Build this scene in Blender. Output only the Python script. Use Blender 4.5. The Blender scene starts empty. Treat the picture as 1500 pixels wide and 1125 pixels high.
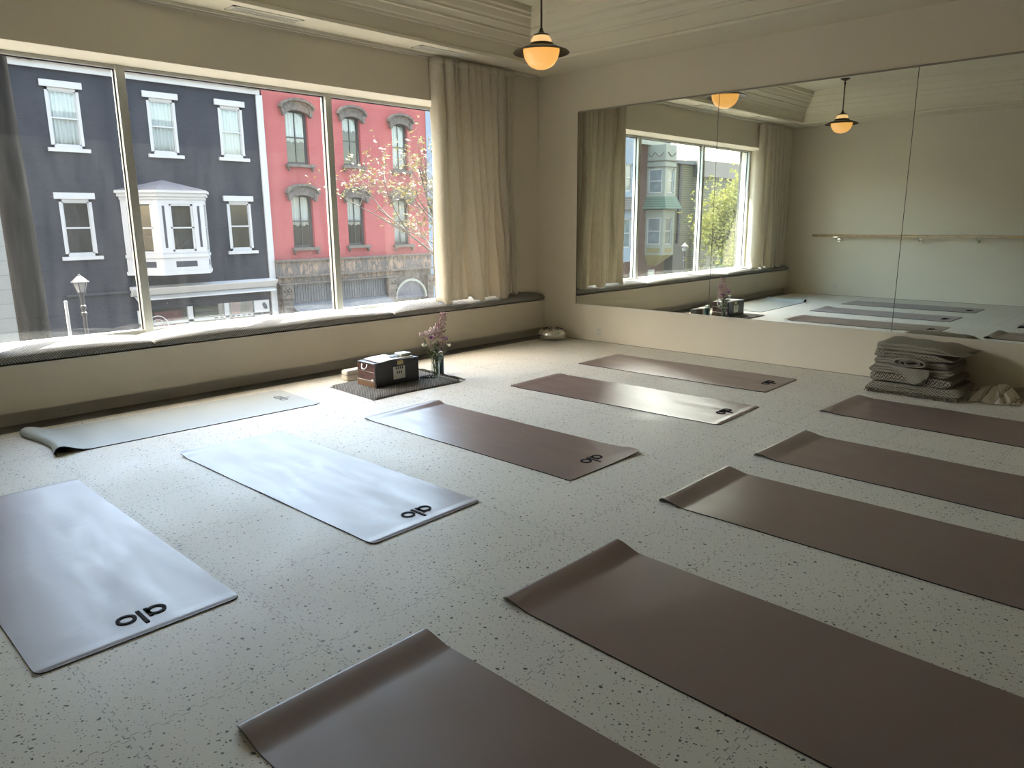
import bpy, math, random
from mathutils import Vector, Matrix
PI = math.pi
S = bpy.context.scene
COL = S.collection
R = random.Random(7)

# ------------------------------------------------------------ materials
def new_mat(name):
    m = bpy.data.materials.new(name); m.use_nodes = True
    nt = m.node_tree; nt.nodes.clear()
    out = nt.nodes.new('ShaderNodeOutputMaterial')
    return m, nt, out
class X:
    """small arithmetic on node sockets"""
    def __init__(s, nt, sock): s.nt = nt; s.s = sock
    def _m(s, op, b=None, c=None, clamp=False):
        n = s.nt.nodes.new('ShaderNodeMath'); n.operation = op; n.use_clamp = clamp
        s.nt.links.new(s.s, n.inputs[0])
        for i, q in ((1, b), (2, c)):
            if q is None: continue
            if isinstance(q, X): s.nt.links.new(q.s, n.inputs[i])
            else: n.inputs[i].default_value = q
        return X(s.nt, n.outputs[0])
    def __add__(s, b): return s._m('ADD', b)
    def __sub__(s, b): return s._m('SUBTRACT', b)
    def __mul__(s, b): return s._m('MULTIPLY', b)
    def lt(s, b): return s._m('LESS_THAN', b)
    def gt(s, b): return s._m('GREATER_THAN', b)
    def mn(s, b): return s._m('MINIMUM', b)
    def mx(s, b): return s._m('MAXIMUM', b)
    def sin(s): return s._m('SINE')
    def abs(s): return s._m('ABSOLUTE')
    def mod(s, b): return s._m('FLOORED_MODULO', b)
    def clamp01(s): return s._m('ADD', 0.0, clamp=True)
def coords(nt, kind='Object'):
    tc = nt.nodes.new('ShaderNodeTexCoord'); sp = nt.nodes.new('ShaderNodeSeparateXYZ')
    nt.links.new(tc.outputs[kind], sp.inputs[0])
    return tc.outputs[kind], [X(nt, sp.outputs[i]) for i in range(3)]
def mixc(nt, fac, a, b):
    n = nt.nodes.new('ShaderNodeMix'); n.data_type = 'RGBA'
    for i, q in ((0, fac), (6, a), (7, b)):
        if isinstance(q, X): q = q.s
        if hasattr(q, 'links'): nt.links.new(q, n.inputs[i])
        elif i == 0: n.inputs[0].default_value = q
        else: n.inputs[i].default_value = (*q[:3], 1)
    return n.outputs[2]
def noise(nt, vec, scale, detail=3, rough=.5, dist=0):
    n = nt.nodes.new('ShaderNodeTexNoise'); n.inputs['Scale'].default_value = scale
    n.inputs['Detail'].default_value = detail; n.inputs['Roughness'].default_value = rough
    n.inputs['Distortion'].default_value = dist
    if vec is not None: nt.links.new(vec, n.inputs['Vector'])
    return n
def mapping(nt, vec, scale=(1, 1, 1), rot=(0, 0, 0), loc=(0, 0, 0)):
    n = nt.nodes.new('ShaderNodeMapping'); nt.links.new(vec, n.inputs[0])
    n.inputs['Scale'].default_value = scale; n.inputs['Rotation'].default_value = rot; n.inputs['Location'].default_value = loc
    return n.outputs[0]
def combine(nt, a, b, c=0.0):
    n = nt.nodes.new('ShaderNodeCombineXYZ')
    for i, q in enumerate((a, b, c)):
        if isinstance(q, X): nt.links.new(q.s, n.inputs[i])
        else: n.inputs[i].default_value = q
    return n.outputs[0]
def remap(nt, sock, a, b, c=0., d=1.):
    n = nt.nodes.new('ShaderNodeMapRange'); n.clamp = True
    nt.links.new(sock.s if isinstance(sock, X) else sock, n.inputs[0])
    for i, v in enumerate((a, b, c, d)): n.inputs[i + 1].default_value = v
    return X(nt, n.outputs[0])
def bsdf(nt, out, color, rough=.6, metal=0, spec=.5, bump=None, bstr=.3, bdist=.002, **kw):
    p = nt.nodes.new('ShaderNodeBsdfPrincipled')
    if isinstance(color, X): color = color.s
    if hasattr(color, 'links'): nt.links.new(color, p.inputs['Base Color'])
    else: p.inputs['Base Color'].default_value = (*color[:3], 1)
    if isinstance(rough, X): nt.links.new(rough.s, p.inputs['Roughness'])
    else: p.inputs['Roughness'].default_value = rough
    p.inputs['Metallic'].default_value = metal
    p.inputs['Specular IOR Level'].default_value = spec
    for k, v in kw.items(): p.inputs[k].default_value = v
    if bump is not None:
        b = nt.nodes.new('ShaderNodeBump'); b.inputs['Strength'].default_value = bstr; b.inputs['Distance'].default_value = bdist
        nt.links.new(bump.s if isinstance(bump, X) else bump, b.inputs['Height']); nt.links.new(b.outputs[0], p.inputs['Normal'])
    nt.links.new(p.outputs[0], out.inputs[0])
    return p
def plain(name, color, rough=.6, var=.06, vs=6., bump=0., metal=0, spec=.5, **kw):
    m, nt, out = new_mat(name)
    vec, _ = coords(nt)
    n = noise(nt, vec, vs, 4)
    f = remap(nt, n.outputs[0], .3, .7)
    c = mixc(nt, f, [max(0, q * (1 - var)) for q in color], [min(1, q * (1 + var)) for q in color])
    bsdf(nt, out, c, rough, metal, spec, n.outputs[0] if bump else None, bump, .004, **kw)
    return m
M = {}
M['wall'] = plain('cream_wall_paint', (.68, .625, .51), .75, .02, 1.5, spec=.3)
M['ceil'] = plain('ceiling_paint', (.68, .63, .50), .8, .02, 1.5, spec=.25)
M['trimw'] = plain('white_trim_paint', (.66, .63, .54), .55, .02, 3)
M['base'] = plain('taupe_rail_and_shadow', (.27, .25, .215), .5, .05, 3)
M['kick'] = plain('taupe_toe_kick', (.62, .58, .50), .5, .05, 3)
M['tin'] = plain('dull_tin', (.10, .10, .10), .45, .15, 30, metal=.4)
M['sage2'] = plain('pale_green_card', (.45, .50, .45), .5)
M['border'] = plain('dark_grey_floor', (.15, .15, .145), .6, .25, 4)
M['alu'] = plain('brushed_aluminium', (.47, .48, .45), .4, .04, 20, metal=.35)
M['gasket'] = plain('black_gasket', (.02, .02, .02), .5)
M['black'] = plain('black_lacquer', (.02, .02, .022), .35, .2, 10)
M['chrome'] = plain('chrome', (.75, .75, .74), .18, .02, 5, metal=1)
M['bronze'] = plain('dark_bronze', (.075, .062, .04), .38, .2, 15, metal=.7)
M['plate'] = plain('white_plastic', (.62, .60, .53), .4, .01)
M['slot'] = plain('dark_slot', (.05, .05, .05), .6)
M['paper'] = plain('white_paper', (.8, .81, .84), .6, .02, 30)
M['rubber'] = plain('black_rubber', (.018, .018, .02), .7)
M['oak'] = plain('pale_oak_rail', (.50, .36, .21), .45, .15, 12)
M['brass'] = plain('gold_brass', (.48, .42, .2), .35, .1, 20, metal=.8)

def glass_mat(name, tint, refl=.06, dirt=0.0, fres=True):
    m, nt, out = new_mat(name)
    t = nt.nodes.new('ShaderNodeBsdfTransparent'); t.inputs[0].default_value = (*tint, 1)
    g = nt.nodes.new('ShaderNodeBsdfGlossy'); g.inputs['Roughness'].default_value = 0.0
    mx = nt.nodes.new('ShaderNodeMixShader')
    if fres:
        lw = nt.nodes.new('ShaderNodeLayerWeight')      # Schlick reflectance, the same from both sides of the pane
        q = X(nt, lw.outputs['Facing'])._m('POWER', 5.0) * .96 + .04
        nt.links.new(q.s, mx.inputs[0])
    else: mx.inputs[0].default_value = refl
    nt.links.new(t.outputs[0], mx.inputs[1]); nt.links.new(g.outputs[0], mx.inputs[2])
    res = mx.outputs[0]
    if dirt:
        d = nt.nodes.new('ShaderNodeBsdfTranslucent'); d.inputs[0].default_value = (.8, .82, .8, 1)
        mx2 = nt.nodes.new('ShaderNodeMixShader')
        vec, (x, y, z) = coords(nt)
        n = noise(nt, mapping(nt, vec, (9, 9, 1.4)), 1.0, 6, .65)
        n2 = noise(nt, vec, 55, 2)
        sm = remap(nt, n.outputs[0], .35, .8, dirt * .55, dirt * 1.7)
        sp = remap(nt, n2.outputs[0], .70, .74, 0, dirt * 3.5)
        nt.links.new((sm + sp).s, mx2.inputs[0])
        nt.links.new(res, mx2.inputs[1]); nt.links.new(d.outputs[0], mx2.inputs[2]); res = mx2.outputs[0]
    nt.links.new(res, out.inputs[0])
    return m
M['glass'] = glass_mat('dusty_window_glass', (.97, .98, .97), dirt=.005)
M['glass_clear'] = glass_mat('clear_glass', (.93, .95, .94))
M['glass_far'] = glass_mat('house_window_glass', (.85, .88, .88), refl=.055, fres=False)

def floor_mat():
    m, nt, out = new_mat('speckled_foam_tiles')
    vec, (x, y, z) = coords(nt)
    base = mixc(nt, remap(nt, noise(nt, vec, 1.3, 4).outputs[0], .3, .7), (.63, .61, .54), (.67, .65, .58))
    def specks(scale, keep, rmin, rmax, seed):
        v = nt.nodes.new('ShaderNodeTexVoronoi'); v.inputs['Scale'].default_value = scale
        nz = noise(nt, vec, scale * 2.2, 1)
        vm = nt.nodes.new('ShaderNodeVectorMath'); vm.operation = 'MULTIPLY_ADD'
        nt.links.new(nz.outputs['Color'], vm.inputs[0]); vm.inputs[1].default_value = (.35 / scale,) * 3
        nt.links.new(mapping(nt, vec, (1, 1, 0), (0, 0, seed), (seed, seed * .7, 0)), vm.inputs[2])
        nt.links.new(vm.outputs[0], v.inputs['Vector'])
        v.voronoi_dimensions = '2D'
        sp = nt.nodes.new('ShaderNodeSeparateColor'); nt.links.new(v.outputs['Color'], sp.inputs[0])
        r = X(nt, sp.outputs[0]); g = X(nt, sp.outputs[1])
        rad = (g * g) * (rmax - rmin) + rmin
        return X(nt, v.outputs['Distance']).lt(rad) * r.lt(keep)
    s1 = specks(26, .34, .05, .16, .3); s2 = specks(50, .34, .06, .20, 1.1); s3 = specks(95, .22, .10, .24, 2.3)
    sp = s1.mx(s2).mx(s3)
    c = mixc(nt, sp * .92, base, (.055, .055, .05))
    # interlocking seams, 0.6 m grid with a tooth wave
    def seam(a, b, a0):
        t = (b * (2 * PI / .052)).sin() * 3.0
        t = t.mx(-1.0).mn(1.0) * .0095
        aa = (a - a0 + .3).mod(.6) - .3
        return (aa - t).abs().lt(.0016)
    wob = remap(nt, noise(nt, vec, 3.1, 2).outputs[0], .34, .46, .1, .85)
    sm = seam(x, y, -5.54).mx(seam(y, x, -2.78))
    c = mixc(nt, sm * wob, c, (.2, .2, .18))
    # fine woven emboss
    wv = ((x * 1.0 + y * .6) * 900).sin() * ((y * 1.0 - x * .6) * 620).sin()
    h = wv * .35 - sm * 2.0
    rg = remap(nt, noise(nt, vec, 2.3, 5, .6).outputs[0], .3, .7, .42, .58)
    bsdf(nt, out, c, rg, 0, .28, h, .25, .001)
    return m
M['floor'] = floor_mat()

def mat_pu(name, a, b, rough=.34, streak=0.0, spec=.5):
    m, nt, out = new_mat(name)
    vec, (x, y, z) = coords(nt)
    n = noise(nt, mapping(nt, vec, (9, 2.2, 1), (0, 0, .9)), 1.0, 5, .6, .6)
    n2 = noise(nt, vec, 1.5, 3)
    f = remap(nt, n.outputs[0], .35, .7)
    c = mixc(nt, f * .6 + .2, a, b)
    if streak:
        n3 = noise(nt, mapping(nt, vec, (5, 16, 1), (0, 0, .5)), 1.0, 4, .65, 1.2)
        c = mixc(nt, remap(nt, n3.outputs[0], .56, .75, 0, streak), c, [q * .62 for q in a])
    rr = remap(nt, n.outputs[0], .3, .75, rough - .05, rough + .08)
    bsdf(nt, out, c, rr, 0, spec, remap(nt, n2.outputs[0], .2, .8), .12, .01)
    return m
M['lilac'] = mat_pu('lilac_sheen_polyurethane', (.225, .19, .205), (.25, .215, .23), .42, .35, 1.0)  # smoky mat with the window's lilac sheen tinted into its base colour
M['lilac2'] = mat_pu('pale_sheen_polyurethane', (.23, .195, .205), (.26, .225, .235), .36, .3, .6)  # same smoky mat, paler window sheen tinted into the base
M['brown'] = mat_pu('smoky_mauve_polyurethane', (.190, .135, .120), (.208, .150, .135), .35, 0, .7)
M['sage'] = mat_pu('pale_sage_polyurethane', (.36, .40, .38), (.40, .43, .41), .4, .1)
M['logo'] = plain('charcoal_logo', (.02, .019, .022), .75, spec=.08)

def weave_mat(name, dark, light, sx, sy, fx=.5, rough=.85, plane='xz', bstr=.6, bdist=.003):
    m, nt, out = new_mat(name)
    vec, (x, y, z) = coords(nt)
    a, b = {'xz': (x, y + z), 'xy': (x, y)}[plane]
    w = (a * sx).sin() * (b * sy).sin()
    n = noise(nt, vec, 8, 3)
    f = remap(nt, w, -fx, fx)
    c = mixc(nt, f, dark, light)
    c2 = mixc(nt, remap(nt, n.outputs[0], .3, .7, 0, .25), c, dark)
    bsdf(nt, out, c2, rough, 0, .2, w, bstr, bdist)
    return m
M['cushion'] = weave_mat('woven_cushion_fabric', (.10, .10, .092), (.46, .455, .42), 2 * PI / .019, 2 * PI / .020)
M['rug'] = weave_mat('chunky_grey_weave', (.09, .09, .085), (.42, .41, .38), 2 * PI / .017, 2 * PI / .022, .4, plane='xy', bstr=1, bdist=.006)
def blanket_mat(name, dark, light, s):
    m, nt, out = new_mat(name)
    vec, (x, y, z) = coords(nt)
    t = (y * s).mod(1.0)
    v = ((t - .5).abs() * 2.0 + (z + x) * s * 1.3).mod(1.0)
    n = noise(nt, vec, 90, 3, .7)
    f = remap(nt, (v - .5).abs() + X(nt, n.outputs[0]) * .25, .25, .48)
    c = mixc(nt, f, dark, light)
    bsdf(nt, out, c, .95, 0, .15, f + X(nt, n.outputs[0]) * .8, 1.0, .004)
    return m
M['blk1'] = blanket_mat('tan_diamond_blanket', (.21, .19, .15), (.44, .41, .335), 42)
M['blk2'] = blanket_mat('dark_diamond_blanket', (.12, .108, .085), (.47, .43, .35), 34)
M['blk3'] = blanket_mat('plain_taupe_blanket', (.28, .255, .21), (.40, .37, .31), 70)
def cloth_mat(name, color, transl=.25, fine=900):
    m, nt, out = new_mat(name)
    vec, (x, y, z) = coords(nt)
    n = noise(nt, mapping(nt, vec, (1, 1, .25)), 60, 4, .7)
    c = mixc(nt, remap(nt, n.outputs[0], .3, .7), [q * .88 for q in color], color)
    p = bsdf(nt, out, c, .9, 0, .15, (z * fine).sin() * .3 + X(nt, n.outputs[0]), .25, .001)
    t = nt.nodes.new('ShaderNodeBsdfTranslucent'); nt.links.new(c, t.inputs[0])
    mx = nt.nodes.new('ShaderNodeMixShader'); mx.inputs[0].default_value = transl
    nt.links.new(p.outputs[0], mx.inputs[1]); nt.links.new(t.outputs[0], mx.inputs[2]); nt.links.new(mx.outputs[0], out.inputs[0])
    return m
M['curtain'] = cloth_mat('beige_linen', (.74, .68, .56), .30)
M['lace'] = cloth_mat('white_lace_curtain', (.80, .79, .76), .15)
def stripe_mat():
    m, nt, out = new_mat('striped_cotton')
    vec, (x, y, z) = coords(nt)
    t = (y * 1.0 + x * .35).mod(.085)
    f = (t - .02).abs().lt(.005).mx((t - .034).abs().lt(.0025))
    c = mixc(nt, f, (.62, .57, .47), (.20, .17, .13))
    n = noise(nt, vec, 70, 3)
    bsdf(nt, out, c, .95, 0, .15, n.outputs[0], .4, .002)
    return m
M['stripe'] = stripe_mat()
def emis(name, col, st):
    m, nt, out = new_mat(name)
    e = nt.nodes.new('ShaderNodeEmission'); e.inputs[0].default_value = (*col, 1); e.inputs[1].default_value = st
    p = nt.nodes.new('ShaderNodeBsdfPrincipled'); p.inputs['Base Color'].default_value = (.25, .22, .18, 1); p.inputs['Roughness'].default_value = .25
    a = nt.nodes.new('ShaderNodeAddShader')
    nt.links.new(e.outputs[0], a.inputs[0]); nt.links.new(p.outputs[0], a.inputs[1]); nt.links.new(a.outputs[0], out.inputs[0])
    return m
LAMP = .155
M['globe'] = emis('warm_opal_glass', (1.0, .47, .10), LAMP)
M['neck'] = emis('warm_opal_neck', (1.0, .60, .24), LAMP)
def mirror_mat():
    m, nt, out = new_mat('silvered_mirror')
    bsdf(nt, out, (.80, .84, .79), 0.0, 1.0, .5)
    return m
M['mirror'] = mirror_mat()

# exterior
EXT = .45
def ex_(c): return tuple(q * EXT for q in c)
def brick_mat(name, c1, c2, mort, bw=.21, bh=.072, ms=.008, weather=.15, wc=(.5, .5, .5), bstr=.4):
    c1, c2, mort, wc = ex_(c1), ex_(c2), ex_(mort), ex_(wc)
    m, nt, out = new_mat(name)
    vec, (x, y, z) = coords(nt)
    b = nt.nodes.new('ShaderNodeTexBrick'); nt.links.new(combine(nt, x + y, z), b.inputs['Vector'])
    b.inputs['Color1'].default_value = (*c1, 1); b.inputs['Color2'].default_value = (*c2, 1); b.inputs['Mortar'].default_value = (*mort, 1)
    b.inputs['Scale'].default_value = 1; b.inputs['Brick Width'].default_value = bw; b.inputs['Row Height'].default_value = bh
    b.inputs['Mortar Size'].default_value = ms; b.inputs['Mortar Smooth'].default_value = .3
    n = noise(nt, mapping(nt, vec, (2.2, 2.2, .5)), 1.6, 7, .7)
    c = mixc(nt, remap(nt, n.outputs[0], .52, .8, 0, weather), b.outputs['Color'], wc)
    bsdf(nt, out, c, .75, 0, .3, X(nt, b.outputs['Fac']) * -1.0, bstr, .01)
    return m
M['navy'] = brick_mat('navy_painted_brick', (.036, .040, .058), (.044, .048, .068), (.022, .025, .038), weather=.3, wc=(.13, .13, .155))
M['redp'] = brick_mat('red_painted_brick', (.70, .175, .165), (.74, .19, .18), (.58, .145, .14), weather=.3, wc=(.74, .30, .28))
M['redb'] = brick_mat('old_red_brick', (.20, .085, .06), (.26, .11, .08), (.24, .19, .16), weather=.2, wc=(.3, .2, .17))
M['ownb'] = brick_mat('dark_grey_brick', (.055, .06, .055), (.05, .055, .05), (.07, .07, .068))
M['block'] = brick_mat('white_block', (.46, .46, .42), (.48, .48, .44), (.33, .33, .30), bw=1.2, bh=.42, ms=.012)
def siding_mat(name, c):
    c = ex_(c)
    m, nt, out = new_mat(name)
    vec, (x, y, z) = coords(nt)
    t = z.mod(.14)
    col = mixc(nt, t.lt(.035), c, [q * .35 for q in c])
    n = noise(nt, vec, 2, 4)
    col = mixc(nt, remap(nt, n.outputs[0], .3, .7, 0, .2), col, [q * .8 for q in c])
    bsdf(nt, out, col, .7, 0, .3, t * 7.0, .5, .02)
    return m
M['siding'] = siding_mat('olive_clapboard', (.42, .38, .25))
M['siding2'] = siding_mat('cream_clapboard', (.46, .44, .33))
M['roofsh'] = siding_mat('green_shingle', (.24, .36, .27))
M['greysh'] = siding_mat('grey_shingle', (.22, .2, .2))
M['white'] = plain('white_house_paint', ex_((.90, .88, .86)), .55, .03, 3)
M['cream'] = plain('cream_house_paint', ex_((.55, .57, .48)), .55, .04, 3)
M['bluep'] = plain('pale_blue_paint', ex_((.42, .52, .66)), .55, .05, 3)
M['yellow'] = plain('ochre_panel', ex_((.50, .42, .18)), .6, .05, 5)
M['stone'] = plain('weathered_brownstone', ex_((.24, .20, .165)), .8, .4, 9, bump=.5)
M['darkframe'] = plain('grey_brown_sash', ex_((.12, .115, .105)), .6, .1, 8)
M['navyp'] = plain('navy_paint', ex_((.035, .042, .066)), .5, .1, 5)
M['slate'] = plain('slate_roof', ex_((.22, .22, .25)), .7, .2, 14)
M['transom'] = plain('smoky_transom_glass', ex_((.16, .17, .19)), .3, .3, 4)
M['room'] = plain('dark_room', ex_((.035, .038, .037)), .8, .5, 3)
M['asphalt'] = plain('asphalt', ex_((.12, .12, .12)), .9, .2, 6)
M['pave'] = plain('concrete_pavement', ex_((.42, .41, .38)), .9, .1, 3)
M['car_reflection'] = plain('red_car_reflection', ex_((.5, .12, .12)), .4)
M['grey'] = plain('grey_paint', ex_((.25, .26, .27)), .6, .15, 7)
M['frosted'] = plain('lantern_pane', ex_((.42, .42, .42)), .4)
def frieze_mat():
    m, nt, out = new_mat('peeling_painted_frieze')
    vec, (x, y, z) = coords(nt)
    n = noise(nt, mapping(nt, vec, (7, 7, 2.2)), 1.2, 7, .75, .5)
    n2 = noise(nt, vec, 2.2, 3)
    c = mixc(nt, remap(nt, n.outputs[0], .44, .54), ex_((.20, .19, .18)), ex_((.62, .44, .32)))
    c = mixc(nt, remap(nt, n2.outputs[0], .5, .6, 0, .7), c, ex_((.24, .225, .22)))
    bsdf(nt, out, c, .8, 0, .2, n.outputs[0], .3, .01)
    return m
M['frieze'] = frieze_mat()
def wood_pole():
    m, nt, out = new_mat('weathered_timber_pole')
    vec, (x, y, z) = coords(nt)
    n = noise(nt, mapping(nt, vec, (30, 30, 1.6)), 1, 6, .65)
    c = mixc(nt, remap(nt, n.outputs[0], .35, .65), (.007, .007, .007), (.018, .0175, .0165))
    bsdf(nt, out, c, 1.0, 0, 0.0, n.outputs[0], .3, .01)
    return m
M['timber'] = wood_pole()
M['bark'] = plain('tree_bark', ex_((.13, .11, .09)), .9, .3, 20, bump=.4)
def leaf_mat(name, a, b):
    m, nt, out = new_mat(name)
    vec, _ = coords(nt)
    n = noise(nt, vec, 3, 2)
    c = mixc(nt, remap(nt, n.outputs[0], .35, .65), a, b)
    p = bsdf(nt, out, c, .5, 0, .3)
    t = nt.nodes.new('ShaderNodeBsdfTranslucent'); nt.links.new(c, t.inputs[0])
    mx = nt.nodes.new('ShaderNodeMixShader'); mx.inputs[0].default_value = .5
    nt.links.new(p.outputs[0], mx.inputs[1]); nt.links.new(t.outputs[0], mx.inputs[2]); nt.links.new(mx.outputs[0], out.inputs[0])
    return m
M['leaf'] = leaf_mat('spring_leaves', ex_((.19, .21, .015)), ex_((.27, .20, .02)))
M['leaf2'] = leaf_mat('bright_green_leaves', ex_((.30, .34, .08)), ex_((.42, .43, .12)))
def harm_wood():
    m, nt, out = new_mat('dark_stained_wood')
    vec, _ = coords(nt)
    n = noise(nt, mapping(nt, vec, (8, 8, 60)), 1, 5, .6)
    c = mixc(nt, remap(nt, n.outputs[0], .3, .7), (.045, .018, .016), (.10, .045, .035))
    bsdf(nt, out, c, .35, 0, .5)
    return m
M['hwood'] = harm_wood()
M['hwood2'] = plain('light_stained_wood', (.17, .095, .05), .4, .2, 30)
M['teal'] = plain('teal_enamel', (.006, .045, .045), .4, .05, 5)
M['greyblock'] = plain('grey_foam_block', (.10, .10, .085), .8, .05, 5)
M['pink'] = plain('dusty_pink_petals', (.42, .27, .25), .8, .3, 60)
M['pale'] = plain('pale_pink_petals', (.58, .46, .44), .8, .2, 60)
M['purple'] = plain('magenta_petals', (.22, .03, .22), .7, .3, 60)
M['stem'] = plain('green_stems', (.10, .13, .05), .7, .3, 40)
M['whitefl'] = plain('cream_petals', (.6, .58, .46), .8, .2, 60)

# ------------------------------------------------------------ mesh builder
class MB:
    def __init__(s): s.v = []; s.f = []; s.mi = []; s.cur = 0
    def add(s, vs, fs, mi=None):
        b = len(s.v); s.v += [tuple(p) for p in vs]
        s.f += [tuple(b + i for i in f) for f in fs]; s.mi += [s.cur if mi is None else mi] * len(fs); return s
    def box(s, a, b, mi=None):
        (x0, y0, z0), (x1, y1, z1) = a, b
        x0, x1 = sorted((x0, x1)); y0, y1 = sorted((y0, y1)); z0, z1 = sorted((z0, z1))
        return s.add([(x0, y0, z0), (x1, y0, z0), (x1, y1, z0), (x0, y1, z0), (x0, y0, z1), (x1, y0, z1), (x1, y1, z1), (x0, y1, z1)],
                     [(0, 3, 2, 1), (4, 5, 6, 7), (0, 1, 5, 4), (1, 2, 6, 5), (2, 3, 7, 6), (3, 0, 4, 7)], mi)
    def tube(s, pts, r, n=10, cap=True, mi=None):
        pts = [Vector(p) for p in pts]; rs = r if isinstance(r, (list, tuple)) else [r] * len(pts)
        vs, fs = [], []; up = None
        for i, p in enumerate(pts):
            d = (pts[min(i + 1, len(pts) - 1)] - pts[max(i - 1, 0)]).normalized()
            if up is None or abs(up.dot(d)) > .95: up = Vector((0, 0, 1)) if abs(d.z) < .9 else Vector((1, 0, 0))
            a = d.cross(up).normalized(); b = a.cross(d).normalized(); up = b
            for k in range(n):
                t = 2 * PI * k / n; vs.append(p + (a * math.cos(t) + b * math.sin(t)) * rs[i])
        for i in range(len(pts) - 1):
            for k in range(n):
                fs.append((i * n + k, i * n + (k + 1) % n, (i + 1) * n + (k + 1) % n, (i + 1) * n + k))
        if cap: fs += [tuple(range(n))[::-1], tuple((len(pts) - 1) * n + k for k in range(n))]
        return s.add(vs, fs, mi)
    def lathe(s, prof, c=(0, 0, 0), n=32, mi=None, sc=(1, 1)):
        vs, fs = [], []
        for (r, z) in prof:
            for k in range(n):
                t = 2 * PI * k / n; vs.append((c[0] + r * math.cos(t) * sc[0], c[1] + r * math.sin(t) * sc[1], c[2] + z))
        for i in range(len(prof) - 1):
            for k in range(n):
                fs.append((i * n + k, i * n + (k + 1) % n, (i + 1) * n + (k + 1) % n, (i + 1) * n + k))
        return s.add(vs, fs, mi)
    def prism(s, poly, a0, a1, axis='y', mi=None):
        """poly in the plane perpendicular to axis, extruded a0..a1"""
        n = len(poly)
        def P(p, a): return {'y': (p[0], a, p[1]), 'x': (a, p[0], p[1]), 'z': (p[0], p[1], a)}[axis]
        vs = [P(p, a0) for p in poly] + [P(p, a1) for p in poly]
        fs = [tuple(range(n)), tuple(range(n, 2 * n))[::-1]] + [(i, n + i, n + (i + 1) % n, (i + 1) % n) for i in range(n)]
        return s.add(vs, fs, mi)
    def grid(s, nu, nv, fn, mi=None, wrapu=False):
        vs = [fn(i / (nu - (0 if wrapu else 1)), j / (nv - 1)) for j in range(nv) for i in range(nu)]
        fs = []
        for j in range(nv - 1):
            for i in range(nu if wrapu else nu - 1):
                k = (i + 1) % nu
                fs.append((j * nu + i, j * nu + k, (j + 1) * nu + k, (j + 1) * nu + i))
        return s.add(vs, fs, mi)
    def ball(s, c, r, n=8, m=6, mi=None, jit=0):
        prof = [(max(1e-4, math.sin(PI * i / m)) * r, -math.cos(PI * i / m) * r) for i in range(m + 1)]
        return s.lathe(prof, c, n, mi)
    def build(s, name, mats, parent=None, smooth=False, bevel=0, world=True, solid=0, sub=0, auto=None):
        off = Vector((0, 0, 0))
        if parent is not None and world:
            q = parent
            while q is not None: off += q.location; q = q.parent
        me = bpy.data.meshes.new(name)
        me.from_pydata([tuple(Vector(p) - off) for p in s.v], [], s.f)
        if not isinstance(mats, (list, tuple)): mats = [mats]
        for m in mats: me.materials.append(M[m] if isinstance(m, str) else m)
        me.polygons.foreach_set('material_index', s.mi)
        if smooth: me.polygons.foreach_set('use_smooth', [True] * len(me.polygons))
        me.update()
        o = bpy.data.objects.new(name, me); COL.objects.link(o)
        if parent is not None: o.parent = parent
        import bmesh
        bm = bmesh.new(); bm.from_mesh(me); bmesh.ops.recalc_face_normals(bm, faces=bm.faces); bm.to_mesh(me); bm.free()
        if bevel:
            b = o.modifiers.new('b', 'BEVEL'); b.width = bevel; b.segments = 2; b.limit_method = 'ANGLE'; b.angle_limit = .7
        if solid:
            b = o.modifiers.new('s', 'SOLIDIFY'); b.thickness = solid; b.offset = 0
        if sub:
            b = o.modifiers.new('u', 'SUBSURF'); b.levels = sub; b.render_levels = sub
        if auto:
            me.polygons.foreach_set('use_smooth', [True] * len(me.polygons))
            b = o.modifiers.new('e', 'EDGE_SPLIT'); b.split_angle = auto
        return o
def tag(o, label=None, cat=None, group=None, kind=None):
    if label: o['label'] = label
    if cat: o['category'] = cat
    if group: o['group'] = group
    if kind: o['kind'] = kind
    return o
def thing(name, label, cat, loc=(0, 0, 0), group=None, rz=0, kind=None):
    o = bpy.data.objects.new(name, None); COL.objects.link(o)
    o.location = loc; o.rotation_euler = (0, 0, rz); o.empty_display_size = .1
    return tag(o, label, cat, group, kind)
def struct(o, label=None, cat=None): return tag(o, label, cat, None, 'structure')
def box(a, b): return MB().box(a, b)

# ------------------------------------------------------------ room shell
XW, YB, ZT = -6.96, -9.4, 3.4       # opposite wall, back wall, tray ceiling
ZS = 2.946                          # soffit height
GX0, GX1, GY, GZ0, GZ1 = -6.05, -.77, .37, .46, 2.53   # window opening

struct(MB().box((XW, YB, -.012), (0, -.265, 0)).build('floor', 'floor'), 'grey foam tile floor with black speckles and interlocking seams', 'floor')
struct(MB().box((XW - .1, YB - .1, -.2), (.1, .6, -.012)).build('trim_2', 'border'), 'dark grey floor strip between the foam tiles and the window bench', 'floor')
w = MB()
w.box((XW - .2, 0, GZ1), (.2, .5, 3.6)); w.box((XW - .2, 0, -.2), (GX0, .5, GZ1)); w.box((GX1, 0, -.2), (.2, .5, GZ1)); w.box((GX0, .0, -.2), (GX1, .5, .42))
struct(w.build('wall_window', 'wall'), 'cream wall around the wide street window', 'wall')
struct(box((0, YB, -.2), (.2, 0, 3.6)).build('wall_mirror', 'wall'), 'cream wall carrying the large mirror panels', 'wall')
struct(box((XW - .2, YB, -.2), (XW, 0, 3.6)).build('wall_barre', 'wall'), 'plain cream wall with the wooden barre, seen in the mirror', 'wall')
struct(box((XW - .2, YB - .2, -.2), (.2, YB, 3.6)).build('wall_back', 'wall'), 'plain cream wall at the far end of the studio', 'wall')
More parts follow.
